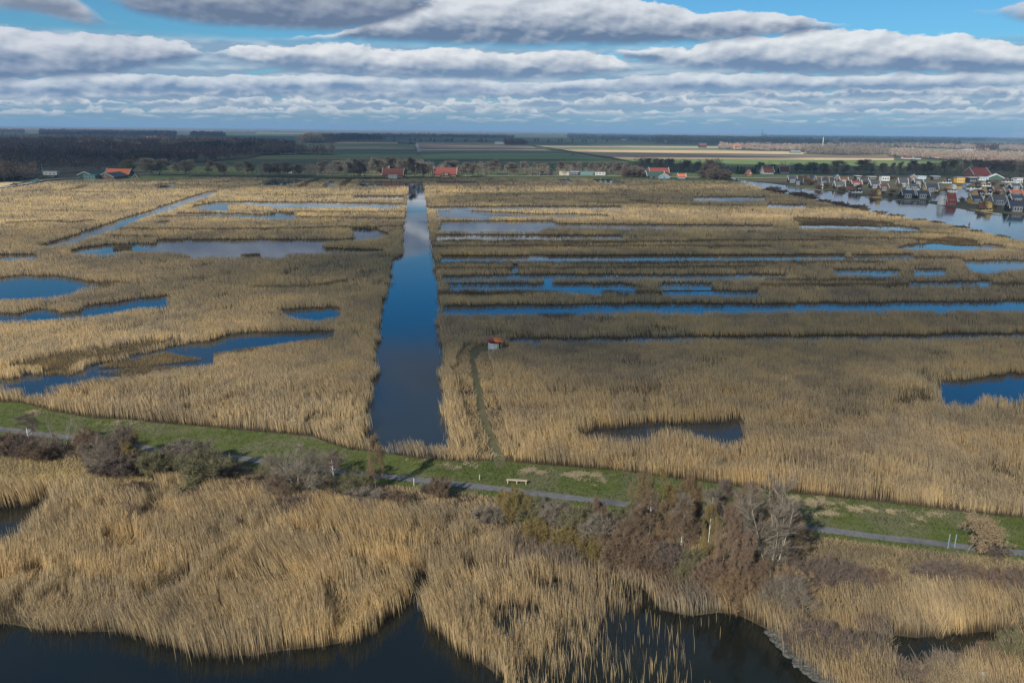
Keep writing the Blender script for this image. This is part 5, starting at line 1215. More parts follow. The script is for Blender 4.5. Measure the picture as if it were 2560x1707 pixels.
def house(px, py, wpx, kind, label, yaw=0.0, roof='navy', wall='black', trim='white', dep=7.0, wh=2.6, rh=6.5, group='holiday houses by the canal', name='holiday_house', cat='house', ext=None, z=0.14, chimney=False):
    x, y = g1(px, py); d = depth(x, y); L = wpx / F * d
    if group == 'holiday houses by the canal': rh *= 0.70; dep *= .9; L *= .93; wh = min(wh, 2.1)
    y += dep / 2 + (1.5 if kind == 'aframe' else 0)
    e = empty(name, (x, y, z), R(yaw), label, cat, group)
    if kind == 'aframe':
        wh = 0.5 if wh == 2.6 else wh
        gable_wall(L, dep, wh, rh).build('wall', wall, e)
        gable_roof(L, dep, wh, rh, 0.4, 0.2, 0.3).build('roof', roof, e)
        bargeboards(L, dep, wh, rh, 0.4, 0.3).build('gable_trim', trim, e)
        # glazed extension pushed out of the roof slope
        w = L * 0.56; xo = (-0.12 if ext != 'r' else 0.16) * L
        Bld().box(xo - w / 2, xo + w / 2, -dep / 2 - 1.6, -dep * 0.18, 0, 2.9).build('bay', 'mgrey', e)
        for k in range(3): window(e, xo + (k - 1) * w * 0.31, -dep / 2 - 1.6, 0.7, w * 0.24, 1.8, 'front', trim)
        window(e, -L / 2, 0, 2.9, 1.1, 1.2, 'left', trim)
        if rh > 6: window(e, -L / 2, -1.2, 0.6, 1.1, 1.4, 'left', trim)
    elif kind == 'gablefront':     # gable looks towards the marsh
        g = Bld(); D2 = dep / 2; W2 = L / 2
        for sy in (-D2, D2):
            pts = [(-W2, sy, 0), (W2, sy, 0), (W2, sy, wh), (0, sy, rh), (-W2, sy, wh)]
            g.poly(pts if sy < 0 else pts[::-1])
        g.poly([(-W2, D2, 0), (-W2, -D2, 0), (-W2, -D2, wh), (-W2, D2, wh)]); g.poly([(W2, -D2, 0), (W2, D2, 0), (W2, D2, wh), (W2, -D2, wh)])
        g.build('wall', wall, e)
        sl = (rh - wh) / W2; o = 0.4; b = Bld(); yo = D2 + 0.4
        b.slab((-W2 - o, yo, wh - o * sl), (-W2 - o, -yo, wh - o * sl), (0, -yo, rh), (0, yo, rh), 0.2); b.slab((W2 + o, -yo, wh - o * sl), (W2 + o, yo, wh - o * sl), (0, yo, rh), (0, -yo, rh), 0.2)
        b.build('roof', roof, e)
        t = Bld()
        for s_ in (-1, 1): t.slab((s_ * (W2 + o), -yo - .1, wh - o * sl), (s_ * (W2 + o), -yo - .1, wh - o * sl + .5), (0, -yo - .1, rh + .5), (0, -yo - .1, rh), .12 * s_)
        t.build('gable_trim', trim, e)
        window(e, 0, -D2, wh * 0.35, min(2.2, L * .35), 1.5, 'front', trim); window(e, 0, -D2, rh * 0.58, 1.1, 1.1, 'front', trim)
    elif kind == 'thatch':         # half-hipped thatched roof over low walls
        x2, y2 = L / 2, dep / 2
        Bld().box(-x2, x2, -y2, y2, 0, wh).build('wall', trim if wall == 'black' else wall, e)
        b = Bld(); o = 0.8; r = L * 0.16
        A = [(-x2 - o, -y2 - o, wh - .3), (x2 + o, -y2 - o, wh - .3), (x2 + o, y2 + o, wh - .3), (-x2 - o, y2 + o, wh - .3)]; m1 = [(-x2 * .72, -y2 * .62, rh * .72), (x2 * .72, -y2 * .62, rh * .72), (x2 * .72, y2 * .62, rh * .72), (-x2 * .72, y2 * .62, rh * .72)]; T = [(-r, -.3, rh), (r, -.3, rh), (r, .3, rh), (-r, .3, rh)]
        for P_, Q_ in ((A, m1), (m1, T)):
            for i in range(4): b.poly([P_[i], P_[(i + 1) % 4], Q_[(i + 1) % 4], Q_[i]])
        b.poly(T); b.poly(A[::-1]); b.build('roof', roof, e)
        g = Bld(); gx = x2 * .55
        for s_ in (0.35,):
            cx = L * .14; w = L * .42
            g.poly([(cx - w / 2, -y2 - .85, wh - .3), (cx + w / 2, -y2 - .85, wh - .3), (cx + w / 2 * .8, -y2 - .85, wh + 1.9), (cx + w * .3, -y2 - .85, wh + 2.5), (cx - w * .3, -y2 - .85, wh + 2.5), (cx - w / 2 * .8, -y2 - .85, wh + 1.9)])
            g.slab((cx - w / 2 * .85, -y2 - .85, wh + 2.3), (cx + w / 2 * .85, -y2 - .85, wh + 2.3), (cx + w / 2 * .85, -y2 * .2, wh + 2.9), (cx - w / 2 * .85, -y2 * .2, wh + 2.9), .2)
            g.box(cx - w / 2 * .8, cx + w / 2 * .8, -y2 - .84, -y2 * .3, wh - .3, wh + 2.25)
        g.build('dormer', wall, e)
        for k in (-1, 1):
            rw = Bld(); cx = L * .14 + k * w * .19; cz = wh + 1.0; n = 14; b0 = len(rw.V)
            rw.poly([(cx + .42 * math.cos(6.283 * j / n), -y2 - .93, cz + .42 * math.sin(6.283 * j / n)) for j in range(n)])
            rw.build('round_window', 'white', e)
        for k in range(3): window(e, (k - 1) * L * .28, -y2, .6, L * .2, 1.5, 'front', 'white')
        if ext == 'porch':
            Bld().slab((-x2 - L * .35, -y2 - 1.5, 1.7), (-x2 + .2, -y2 - 1.5, 1.7), (-x2 + 1.5, 0, 4.2), (-x2 - L * .1, 0, 4.2), .2).build('porch_roof', 'dred', e)
    elif kind == 'flat':
        x2, y2 = L / 2, dep / 2
        Bld().box(-x2, x2, -y2, y2, 0, rh).build('wall', wall, e)
        Bld().box(-x2 - .5, x2 + .5, -y2 - .5, y2 + .5, rh, rh + .3).build('roof', roof, e)
        for k in range(3): window(e, (k - 1) * L * .3, -y2, rh * .3, L * .18, min(1.4, rh * .4), 'front', trim)
    elif kind == 'barn':
        gable_wall(L, dep, wh, rh).build('wall', wall, e); gable_roof(L, dep, wh, rh).build('roof', roof, e)
        if trim: bargeboards(L, dep, wh, rh).build('gable_trim', trim, e)
        if rh > 4:
            for k in range(3): window(e, (k - 1) * L * .28, -dep / 2, .8, min(1.8, L * .14), 1.1, 'front', 'white')
    if chimney: Bld().box(L * .2, L * .2 + .7, -.35, .35, rh - 1.2, rh + 1).build('chimney', 'brick', e)
    return e

HH = [
 (1984, 458, 21, 'aframe', 'dark-roofed house with white walls at the far end of the holiday village', dict(rh=7)), (2002, 463, 18, 'aframe', 'dark house with pale annex beside the far end canal bank', dict(rh=6, yaw=-20)),
 (2038, 454, 9, 'gablefront', 'small dark gable between the far end houses and the white gable', dict(rh=6.5, dep=8, wh=.6)), (2054, 473, 9, 'gablefront', 'narrow white gable-fronted house close to the water', dict(wall='white', roof='grey', rh=7.5, wh=2.5, dep=8)),
 (2067, 463, 16, 'aframe', 'dark house with pale annex right behind the white gable house', dict(rh=7, yaw=-15)), (2093, 451, 15, 'gablefront', 'navy house with white gable boards on the rear lawn', dict(rh=6.5, wh=1.2)),
 (2113, 459, 20, 'aframe', 'dull red roofed house with a white flat top behind it', dict(roof='dred', rh=6)), (2103, 474, 24, 'aframe', 'grey-roofed house with white ground floor facing the canal', dict(roof='grey', rh=7.5)),
 (2145, 468, 24, 'aframe', 'bright red roofed house behind the dark thatched one', dict(roof='red', rh=6)), (2143, 483, 28, 'thatch', 'black house with two round windows under brown thatch at the water', dict(roof='dthatch', rh=6.5, ext='porch')),
 (2163, 461, 22, 'aframe', 'navy house right of the bright red roof', dict(rh=6)), (2147, 450, 13, 'flat', 'dark flat-topped house with a white roof edge behind the navy roof', dict(wall='black', roof='white', rh=4.5)),
 (2182, 452, 17, 'flat', 'second dark flat-topped house further right on the rear lawn', dict(wall='black', roof='white', rh=4.5)), (2214, 453, 21, 'flat', 'plain white cube house on the rear lawn', dict(wall='white', roof='navy', rh=6.2, trim='mgrey')),
 (2192, 472, 23, 'aframe', 'navy roofed house with white windows above the dark red one', dict(rh=6.8)), (2214, 478, 20, 'aframe', 'dark red roofed house among bare bushes', dict(roof='dred', wall='brick', rh=6)),
 (2194, 495, 24, 'thatch', 'yellow thatched house with a red porch, nearest the middle of the canal', dict(roof='dthatch', wall='yellow', rh=5, wh=1.9, ext='porch')),
 (2262, 468, 22, 'aframe', 'large navy house with steep white gable boards above the twin roofs', dict(rh=8.5)), (2283, 450, 16, 'gablefront', 'dark brown gabled house behind the large navy house', dict(rh=6.5, wall='brick')),
 (2306, 448, 20, 'flat', 'low pale blue-white house in the rear row', dict(wall='lblue', roof='white', rh=3.4)), (2300, 463, 21, 'aframe', 'dark roofed house behind the grey-green one', dict(rh=6)),
 (2289, 478, 26, 'aframe', 'grey-green roofed house behind the twin navy roofs', dict(roof='grey', wall='lblue', rh=6.5)), (2334, 481, 30, 'aframe', 'yellow house with a navy roof beside the harbour', dict(wall='yellow', rh=8)),
 (2275, 497, 30, 'aframe', 'left one of the twin navy roofed houses on the canal', dict(rh=7)), (2312, 498, 30, 'aframe', 'right one of the twin navy roofed houses on the canal', dict(rh=7)),
 (2341, 452, 17, 'flat', 'dark flat house left of the village thatch in the rear row', dict(wall='black', roof='white', rh=5)), (2368, 459, 24, 'thatch', 'rear brown thatched house above the harbour', dict(roof='dthatch', rh=6)),
 (2402, 458, 20, 'flat', 'orange-yellow two-storey house above the harbour', dict(wall='yellow', roof='mgrey', rh=6.5)), (2432, 459, 18, 'flat', 'dark tall house with white bands right of the orange-yellow one', dict(wall='black', roof='white', rh=6.8)),
 (2460, 452, 24, 'flat', 'long pale house with white roof edge below the red hall', dict(wall='lblue', roof='white', rh=4)), (2381, 480, 26, 'thatch', 'white house with brown thatch and round windows on the harbour spit', dict(roof='thatch', wall='white', rh=6)),
 (2440, 474, 30, 'thatch', 'dark thatched house on the right harbour bank', dict(roof='dthatch', rh=6)), (2467, 467, 22, 'thatch', 'dark thatched house behind the right harbour bank', dict(roof='thatch', rh=5.5)),
 (2469, 487, 26, 'thatch', 'tan thatched house with white walls, upper one of a pair', dict(roof='thatch', rh=6.5)), (2447, 496, 32, 'thatch', 'tan thatched house with black dormer, lower one of a pair', dict(roof='thatch', rh=6.5)),
 (2447, 511, 26, 'aframe', 'navy roof house with yellow gable behind the right yellow house', dict(wall='yellow', rh=6.5)), (2468, 529, 30, 'thatch', 'yellow thatched house with a red porch near the right frame edge', dict(roof='dthatch', wall='yellow', rh=5.2, wh=2.0, ext='porch')),
 (2504, 514, 34, 'aframe', 'grey-roofed house with pale gable right of the yellow gable', dict(roof='grey', wall='mgrey', rh=7)), (2498, 452, 26, 'barn', 'large green-black barn with wide gable in the rear row', dict(roof='green', wall='green', rh=7, wh=2, yaw=65, dep=14)),
 (2525, 457, 24, 'thatch', 'dark thatched house in the rear row near the right edge', dict(roof='dthatch', rh=6)), (2549, 459, 16, 'flat', 'white tiered house at the right edge of the rear row', dict(wall='white', roof='white', rh=6, trim='mgrey')),
 (2545, 476, 24, 'aframe', 'navy house with white porch posts near the right edge', dict(rh=5.5)), (2502, 486, 24, 'aframe', 'brown-roofed house among bushes near the right edge', dict(roof='dred', wall='brick', rh=5.5)),
 (2546, 493, 30, 'aframe', 'bright orange roofed house at the right edge', dict(roof='orange', rh=6)), (2550, 509, 32, 'aframe', 'dark roofed house below the orange roof', dict(rh=6.5)),
 (2550, 531, 42, 'aframe', 'largest black house with white windows at the lower right bank', dict(rh=8)), (2590, 500, 30, 'aframe', 'dark house just past the right frame edge', dict(rh=7)), (2600, 470, 30, 'thatch', 'thatched house just past the right frame edge', dict(roof='thatch', rh=6.5)),
 (2425, 468, 18, 'flat', 'low teal boathouse on the harbour edge', dict(wall='bluish', roof='mgrey', rh=3)), (2520, 470, 20, 'flat', 'low dark shed between the right edge houses', dict(wall='black', roof='grey', rh=3))]
for px, py, w, k, lb, kw in HH:
    kw = dict(kw); kw.setdefault('yaw', -4); house(px, py, w, k, lb, **kw)
# white tower house with the red roof
x, y = g1(2366, 514); d = depth(x, y); u = d / F
e = empty('tower_house', (x + 3, y + 4, .14), 0, 'white tower-shaped house with attached bright red steep roof on the canal tip', 'house', 'holiday houses by the canal')
e.scale = (.85, .85, .78)
Bld().lathe([(2.9, 0), (2.75, 1.8), (2.35, 7.2)], 8, sx=1, sy=1).build('tower_wall', 'white', e).location = (-4.6, 0, 0)
Bld().lathe([(2.7, 7.2), (2.7, 7.7), (2.3, 7.75), (2.1, 8.9), (2.4, 8.95), (1.2, 10.0)], 8).build('tower_cap', 'mgrey', e).location = (-4.6, 0, 0)
gable_wall(6.2, 6, 3.0, 8.2).build('wall', 'redp', e).location = (0.9, 0, 0)
rf = gable_roof(6.2, 6, 3.0, 8.2, .4, .2, .3).build('roof', 'red', e); rf.location = (0.9, 0, 0)
bargeboards(6.2, 6, 3.0, 8.2, .4, .3).build('gable_trim', 'white', e).location = (0.9, 0, 0)
for k in range(3): window(e, -1.0 + k * 1.9, -3.05, 0.6, 1.3, 1.8, 'front', 'white')
for k in range(2): window(e, -0.1 + k * 1.9, -3.05, 3.0, 1.2, .0 + 1.0, 'front', 'white')
window(e, -4.6, -2.6, 3.4, 1.0, 1.0, 'front', 'white')

FARM = 'farm buildings by the far road'
def farm(px, py, w, kind, label, **kw):
    kw.setdefault('group', FARM); return house(px, py, w, kind, label, name=kw.pop('name', 'farm_building'), cat=kw.pop('cat', 'farm building'), z=.2, **kw)
# left farm
farm(293, 443, 57, 'barn', 'long barn with a bright orange-red tiled roof at the left farm', roof='orange', wall='brick', rh=6, wh=2.2, dep=10)
farm(213, 446, 36, 'gablefront', 'green-gabled low barn with white roof edge at the left farm', roof='green', wall='green', rh=4.6, wh=2.2, dep=26)
farm(264, 450, 42, 'gablefront', 'brown-fronted low barn with white roof edge and grey door', roof='grey', wall='brick', rh=4.8, wh=1.9, dep=24)
farm(225, 451, 28, 'flat', 'green ribbed container shed in front of the low barns', roof='teal', wall='teal', rh=3.6, dep=6)
farm(339, 445, 12, 'gablefront', 'little hut with an orange-red roof right of the left farm', roof='orange', wall='brick', rh=2.6, wh=.5, dep=3, name='hut', cat='hut')
farm(126, 439, 33, 'flat', 'white mobile home in front of the dark forest', roof='white', wall='white', rh=2.8, dep=4, name='mobile_home', cat='mobile home')
# middle farmhouses
farm(982, 445, 50, 'barn', 'long red-roofed farmhouse behind the head of the ditch', roof='dred', wall='brick', rh=7, wh=2.2, dep=12)
farm(960, 440, 20, 'barn', 'small red-roofed outbuilding behind the long farmhouse', roof='dred', wall='brick', rh=7.5, wh=3, dep=8)
e = farm(982, 447, 21, 'flat', 'white glazed veranda on the front of the long farmhouse', roof='white', wall='white', rh=2.4, dep=3, name='veranda', cat='veranda')
farm(1113, 442, 54, 'barn', 'second red-roofed farmhouse half hidden by a thatched front', roof='red', wall='brick', rh=7, wh=2.0, dep=12)
farm(1113, 444, 24, 'thatch', 'dark thatched wing in front of the second farmhouse', roof='dthatch', wall='brick', rh=4.2, wh=1.6, dep=6)
farm(1089, 437, 16, 'barn', 'dark shed left of the second farmhouse', roof='navy', wall='black', rh=5, wh=2.5, dep=8)
farm(1648, 438, 46, 'barn', 'barn with a bright red roof at the right farm', roof='red', wall='brick', rh=6.2, wh=2.6, dep=10)
farm(1640, 447, 42, 'barn', 'dark green low roof in front of the bright red barn', roof='green', wall='black', rh=5.5, wh=2, dep=16)
farm(1660, 448, 28, 'gablefront', 'dark gable with blue sheets at the right farm', roof='green', wall='bluish', rh=4.5, wh=1.5, dep=10)
farm(1602, 443, 19, 'barn', 'small dull red barn left of the right farm', roof='dred', wall='brick', rh=5, wh=1.8, dep=7)
farm(1705, 448, 17, 'barn', 'tiny orange-roofed shed right of the right farm', roof='orange', wall='bluish', rh=4, wh=2, dep=6)
for px, w, rf_, wl, lb in [(1363, 37, 'black', 'black', 'long black shed, leftmost in the row'), (1406, 14, 'cream', 'cream', 'cream caravan next to the long black shed'), (1418, 10, 'mgrey', 'cream', 'second cream caravan in the row'), (1434, 24, 'white', 'navy', 'dark shed with white goods in the middle of the row'), (1466, 34, 'bluish', 'teal', 'blue-green long shed in the row'), (1500, 26, 'brick', 'white', 'long low shed with white front, rightmost in the row')]:
    farm(px, 438.5, w, 'flat', lb, roof=rf_, wall=wl, rh=3.0, dep=6, name='shed', cat='shed', group='flat sheds and caravans beside the far road')
farm(1873, 441, 13, 'thatch', 'small brown hut with a red pointed roof at the canal bend', roof='dred', wall='brick', rh=6, wh=1.6, dep=6, name='hut', cat='hut')
farm(1920, 436, 26, 'barn', 'red-roofed white cottage beside the canal firs', roof='dred', wall='white', rh=7, wh=2.2, dep=8, yaw=10, name='cottage', cat='house')
farm(1962, 434, 22, 'barn', 'dull red cottage roof right of the canal firs', roof='dred', wall='white', rh=6, wh=2, dep=8, name='cottage', cat='house')
farm(2068, 433, 14, 'barn', 'dim red roof between the village trees', roof='dred', wall='brick', rh=6, wh=2, dep=8, name='cottage', cat='house')
farm(2455, 444, 40, 'barn', 'big red-roofed hall above the rear row of the village', roof='red', wall='brick', rh=8.5, wh=2.4, dep=20, name='village_hall', cat='hall')
farm(1824, 432, 10, 'gablefront', 'tiny dark house left of the canal firs', roof='navy', wall='black', rh=6, wh=2, dep=8, name='cottage', cat='house')
# scattered far buildings
FB = [(666, 386, 28, 'navy', 'mgrey', 5, 'dark low farm shed below the mauve copse'), (720, 387, 40, 'navy', 'white', 5, 'long dark farm roof right of the forest'), (886, 346, 36, 'mgrey', 'bluish', 7, 'pale grey farm roofs in the middle distance'), (905, 348, 14, 'mgrey', 'white', 6, 'small pale farm roof beside the pale grey roofs'),
      (1010, 361, 30, 'navy', 'black', 9, 'dark farm barn left of the straight lane'), (1028, 361, 20, 'navy', 'black', 7, 'smaller dark barn touching the straight lane'), (1248, 361, 22, 'mgrey', 'white', 6, 'pale farm shed left of the dark copse'), (970, 342, 14, 'mgrey', 'bluish', 6, 'tiny pale shed above the straight lane'),
      (1757, 370, 18, 'dred', 'black', 11, 'dull red barn in the far fields on the right'), (1843, 373.5, 17, 'orange', 'cream', 11, 'small bright orange roof in the far fields'), (1895, 373, 24, 'grey', 'white', 7, 'grey farm roofs right of the orange roof'), (1990, 384, 24, 'mgrey', 'teal', 5, 'flat green shed left of the mast wood'),
      (2128, 376, 16, 'navy', 'brick', 7, 'dark roof at the left end of the far hamlet'), (2150, 376, 18, 'navy', 'brick', 8, 'dark roof in the middle of the far hamlet'), (2172, 377, 22, 'navy', 'brick', 8, 'widest dark roof of the far hamlet'), (2196, 377, 14, 'mgrey', 'white', 7, 'white house at the right end of the far hamlet'), (2212, 378, 14, 'green', 'white', 8, 'green gable beside the white hamlet house'),
      (1645, 344, 14, 'white', 'white', 9, 'white factory block below the horizon'), (1630, 345, 26, 'bluish', 'white', 6, 'pale factory hall below the horizon'), (1735, 343, 16, 'white', 'white', 8, 'white warehouse left of the church spire'), (1790, 345, 18, 'white', 'mgrey', 7, 'low pale warehouse left of the church spire'), (1500, 340, 10, 'white', 'white', 7, 'tiny white building on the middle horizon'),
      (2270, 399, 20, 'dred', 'white', 4, 'low white stable beside the fresh green field'), (2295, 400, 14, 'grey', 'white', 4, 'low grey stable beside the fresh green field'), (2345, 396, 14, 'orange', 'white', 5, 'orange speck of roof in the brown trees at right'), (2420, 378, 26, 'white', 'white', 4, 'row of white greenhouses beyond the village'),
      (1660, 356, 14, 'bluish', 'mgrey', 6, 'blue-grey roof in the dark village trees'), (1560, 351, 12, 'mgrey', 'white', 6, 'pale roof in the dark village trees'), (370, 326, 10, 'dred', 'white', 9, 'red speck of roof on the left horizon'), (2480, 402, 26, 'dred', 'brick', 6, 'brown roof among trees near the right edge'),
      (1985, 372, 12, 'dred', 'white', 7, 'white-walled red roof among the brown village trees'), (2004, 371, 10, 'orange', 'white', 6, 'orange roof among the brown village trees'), (1965, 370, 10, 'grey', 'white', 7, 'grey roof among the brown village trees')]
for px, py, w, rf_, wl, hh, lb in FB:
    house(px, py, w, 'barn', lb, roof=rf_, wall=wl, trim=None, rh=hh, wh=hh * .45, dep=12, group='distant farm roofs', name='distant_building', cat='building', z=.9)

# church with its spire
x, y = g1(1905, 342); u = depth(x, y) / F
e = empty('church', (x, y, 0), 0, 'dark church with a tall pointed spire on the horizon', 'church')
Bld().box(-1.6 * u, 1.6 * u, -1.6 * u, 1.6 * u, 0, 9.5 * u).build('tower_wall', 'grey', e)
Bld().lathe([(1.9 * u, 9.5 * u), (1.5 * u, 10.5 * u), (0.9 * u, 12 * u), (0.12 * u, 19 * u)], 8).build('spire', 'navy', e)
gable_wall(9 * u, 4 * u, 4 * u, 7 * u).build('wall', 'brick', e).location = (6 * u, 0, 0)
gable_roof(9 * u, 4 * u, 4 * u, 7 * u, 1, .5, 1).build('roof', 'grey', e).location = (6 * u, 0, 0)
x, y = g1(2056, 372)
e = empty('mast', (x, y, 0), 0, 'slim pale chimney mast standing above the grey wood', 'mast')
Bld().tube([(0, 0, 0), (0, 0, 15), (0, 0, 30)], 1.5, 10, 0.9).build('shaft', 'cream', e); Bld().tube([(0, 0, 30), (0, 0, 31)], 1.1, 10).build('cap', 'mgrey', e)
x, y = g1(108, 440)
e = empty('flagpole', (x, y, 0), 0, 'thin white flagpole at the left end of the mobile home', 'flagpole')
Bld().tube([(0, 0, 0), (0, 0, 10)], .12, 6, .06).build('pole', 'white', e); Bld().tube([(0, 0, 0), (0, 0, .3)], .3, 8).build('footing', 'mgrey', e)

# ------------------------------------------------------------------ vehicles
def vehicle(px, py, name, label, cat, L=5.4, W=2.0, Hh=2.4, bonnet=1.2, col='white', rz=0.0, group=None):
    x, y = g1(px, py)
    e = empty(name, (x, y, 0.66), rz, label, cat, group)
    b = Bld(); y2 = W / 2; pr = [(-L / 2, .35), (L / 2, .35), (L / 2, Hh * .9), (L / 2 - .3, Hh), (-L / 2 + bonnet + .8, Hh), (-L / 2 + bonnet, Hh * .55), (-L / 2, Hh * .45)]
    b.poly([(p, -y2, z) for p, z in pr]); b.poly([(p, y2, z) for p, z in pr][::-1])
    for i in range(len(pr)):
        p, q = pr[i], pr[(i + 1) % len(pr)]; b.poly([(q[0], -y2, q[1]), (p[0], -y2, p[1]), (p[0], y2, p[1]), (q[0], y2, q[1])])
    b.build('body', col, e)
    Bld().box(-L / 2 + bonnet + .5, -L / 2 + bonnet + 1.6, -y2 - .02, y2 + .02, Hh * .6, Hh * .88).build('window', 'glass', e)
    for sx in (-L * .3, L * .3):
        for sy in (-1, 1):
            Bld().tube([(sx, sy * (y2 - .22), .36), (sx, sy * (y2 + .02), .36)], .36, 14).build('wheel', 'tyre', e)
    return e
vehicle(723, 437, 'delivery_van', 'white van driving on the far road', 'van')
vehicle(137, 445, 'parked_car', 'dark car on the farm yard nearest the mobile home', 'car', 4.4, 1.8, 1.5, 1.1, 'black', .2, 'cars at the left farm')
vehicle(130, 447, 'parked_car', 'grey car in front of the dark car on the farm yard', 'car', 4.4, 1.8, 1.6, 1.1, 'grey', .1, 'cars at the left farm')
vehicle(35, 466, 'parked_car', 'dark car with white rear on the farm lane at far left', 'car', 4.4, 1.8, 1.5, 1.1, 'navy', .5, 'cars at the left farm')
vehicle(88, 457, 'farm_trailer', 'pale green tractor with trailer beside the farm lane', 'tractor', 5.0, 2.0, 2.2, 1.8, 'teal', .4)
vehicle(1431, 389, 'field_tractor', 'dark tractor working in the green field beside the diagonal ditch', 'tractor', 7, 2.6, 3.4, 2.4, 'navy', 0)

# ------------------------------------------------------------------ lookout hut on legs in the reeds
x, y = g1(1237, 884); u = depth(x, y) / F; s_ = 17 * u
e = empty('lookout_hut', (x, y, 0.1), 0, 'round grey lookout hut on legs with a curved orange roof beside the trail', 'lookout hut')
n = 28; ring = Bld(); hz0, hz1 = 14 * u, 29 * u
for k in range(n):
    a0, a1 = 6.28318 * k / n, 6.28318 * (k + .94) / n
    if 3 <= (k + 7) % n <= 4: continue
    P4 = [(math.cos(a) * r, math.sin(a) * r, z) for z in (hz0, hz1) for a, r in ((a0, s_), (a1, s_), (a1, s_ - .05), (a0, s_ - .05))]
    b0 = len(ring.V); ring.V += P4
    for f in ((3, 2, 1, 0), (4, 5, 6, 7), (0, 1, 5, 4), (1, 2, 6, 5), (2, 3, 7, 6), (3, 0, 4, 7)): ring.Fc.append(tuple(b0 + i for i in f))
ring.build('wall', 'steel', e)
Bld().lathe([(s_ * .98, hz0 - .05), (s_ * .98, hz0 + .05)], 28).build('floor_disc', 'wood', e)
Bld().lathe([(s_ * .55, hz0 + .05), (s_ * .55, hz1 + .1), (s_ * .6, hz1 + .12)], 20).build('inner_core', 'black', e)
for k in range(6):
    a = 6.28318 * k / 6 + .35
    Bld().tube([(math.cos(a) * s_ * .95, math.sin(a) * s_ * .95, -.3), (math.cos(a) * s_ * .95, math.sin(a) * s_ * .95, hz0)], .055, 8).build('leg', 'steel', e)
for k in range(3):
    a = 6.28318 * k / 3 + .9
    Bld().tube([(math.cos(a) * s_ * .8, math.sin(a) * s_ * .8, hz0), (math.cos(a) * s_ * .8, math.sin(a) * s_ * .8, hz1 + 5 * u)], .05, 8).build('roof_post', 'black', e)
def leaf_roof(cx, cy, rx, ry, z, dome, tilt, rot):
    b = Bld(); N, Mm = 20, 6; b.V.append((cx, cy, z + dome))
    for j in range(1, Mm + 1):
        t = j / Mm
        for k in range(N):
            a = 6.28318 * k / N; xx = math.cos(a) * rx * t; yy = math.sin(a) * ry * t * (1 - .25 * math.cos(a) ** 2)
            b.V.append((cx + xx * math.cos(rot) - yy * math.sin(rot), cy + xx * math.sin(rot) + yy * math.cos(rot), z + dome * (1 - t * t) + tilt * xx))
    for k in range(N): b.Fc.append((0, 1 + k, 1 + (k + 1) % N))
    for j in range(1, Mm):
        for k in range(N): b.Fc.append((1 + (j - 1) * N + k, 1 + j * N + k, 1 + j * N + (k + 1) % N, 1 + (j - 1) * N + (k + 1) % N))
    return b
M_or = paint('orange roof sheet', (0.62, 0.17, 0.04), 0.5); M_rd = paint('dark red roof sheet', (0.24, 0.05, 0.045), 0.5)
for i, args in enumerate([(-s_ * .35, 0, s_ * .95, s_ * 1.0, hz1 + 4.5 * u, 4 * u, -.10, .2), (s_ * .40, 0, s_ * .95, s_ * 1.0, hz1 + 4.0 * u, 6 * u, -.12, -.3)]):
    o = leaf_roof(*args).build('roof_sheet', M_rd if i == 0 else M_or, e)
    sm = o.modifiers.new('thickness', 'SOLIDIFY'); sm.thickness = .05
Bld().tube([(s_ * .30, -s_ * 1.0, (hz0 + hz1) / 2), (s_ * .30, -s_ * 1.06, (hz0 + hz1) / 2)], 2.0 * u, 16).build('emblem', 'yel', e)
Bld().lathe([(s_ * .35, 0), (s_ * .35, hz0 - .1)], 12).build('tarp', 'bluish', e)  # plain drum standing in for a blue-green tarp

# ------------------------------------------------------------------ small things on the dike
x, y = g1(1292, 1211); u = depth(x, y) / F
e = empty('bench', (x, y, .1), -.10, 'long pale wooden bench standing on the grass above the path', 'bench')
L = 52 * u
Bld().box(-L / 2, L / 2, -.19, .19, .44, .50).build('seat', 'wood', e)
for k in (-1, 0, 1):
    for sy in (-1, 1): Bld().box(k * L * .44 - .04, k * L * .44 + .04, sy * .12 - .035, sy * .12 + .035, -.05, .438).build('leg', 'wood', e)
def post(px, py, h, label, r=.06, m='wood', cap='white', name='marker_post', group=None):
    x, y = g1(px, py); e = empty(name, (x, y, .05), 0, label, 'post', group)
    Bld().tube([(0, 0, 0), (0, 0, h)], r, 8).build('shaft', m, e); Bld().tube([(0, 0, h), (0, 0, h + .1)], r * 1.15, 8, r * .6).build('cap', cap, e)
post(1199, 1201, .6, 'small pale marker post in the grass left of the bench')
post(2369, 1373, 1.55, 'left pale blue post beside the spreading oak', .045, 'bluish', 'mgrey', 'marker_post', 'posts beside the spreading oak')
post(2385, 1374, 1.55, 'right pale blue post beside the spreading oak', .045, 'bluish', 'mgrey', 'marker_post', 'posts beside the spreading oak')
post(1035, 1216, .9, 'thin pale stake in the reeds just below the path', .05, 'cream')
x, y = g1(2448, 1722)
e = empty('shore_sign', (x, y, 0), .1, 'small blank white shore sign at the bottom right bank', 'sign')
Bld().tube([(0, 0, 0), (0, 0, 1.5)], .04, 8).build('post', 'steel', e); Bld().box(-.34, .34, -.08, -.045, 1.15, 1.55).build('board', 'white', e)

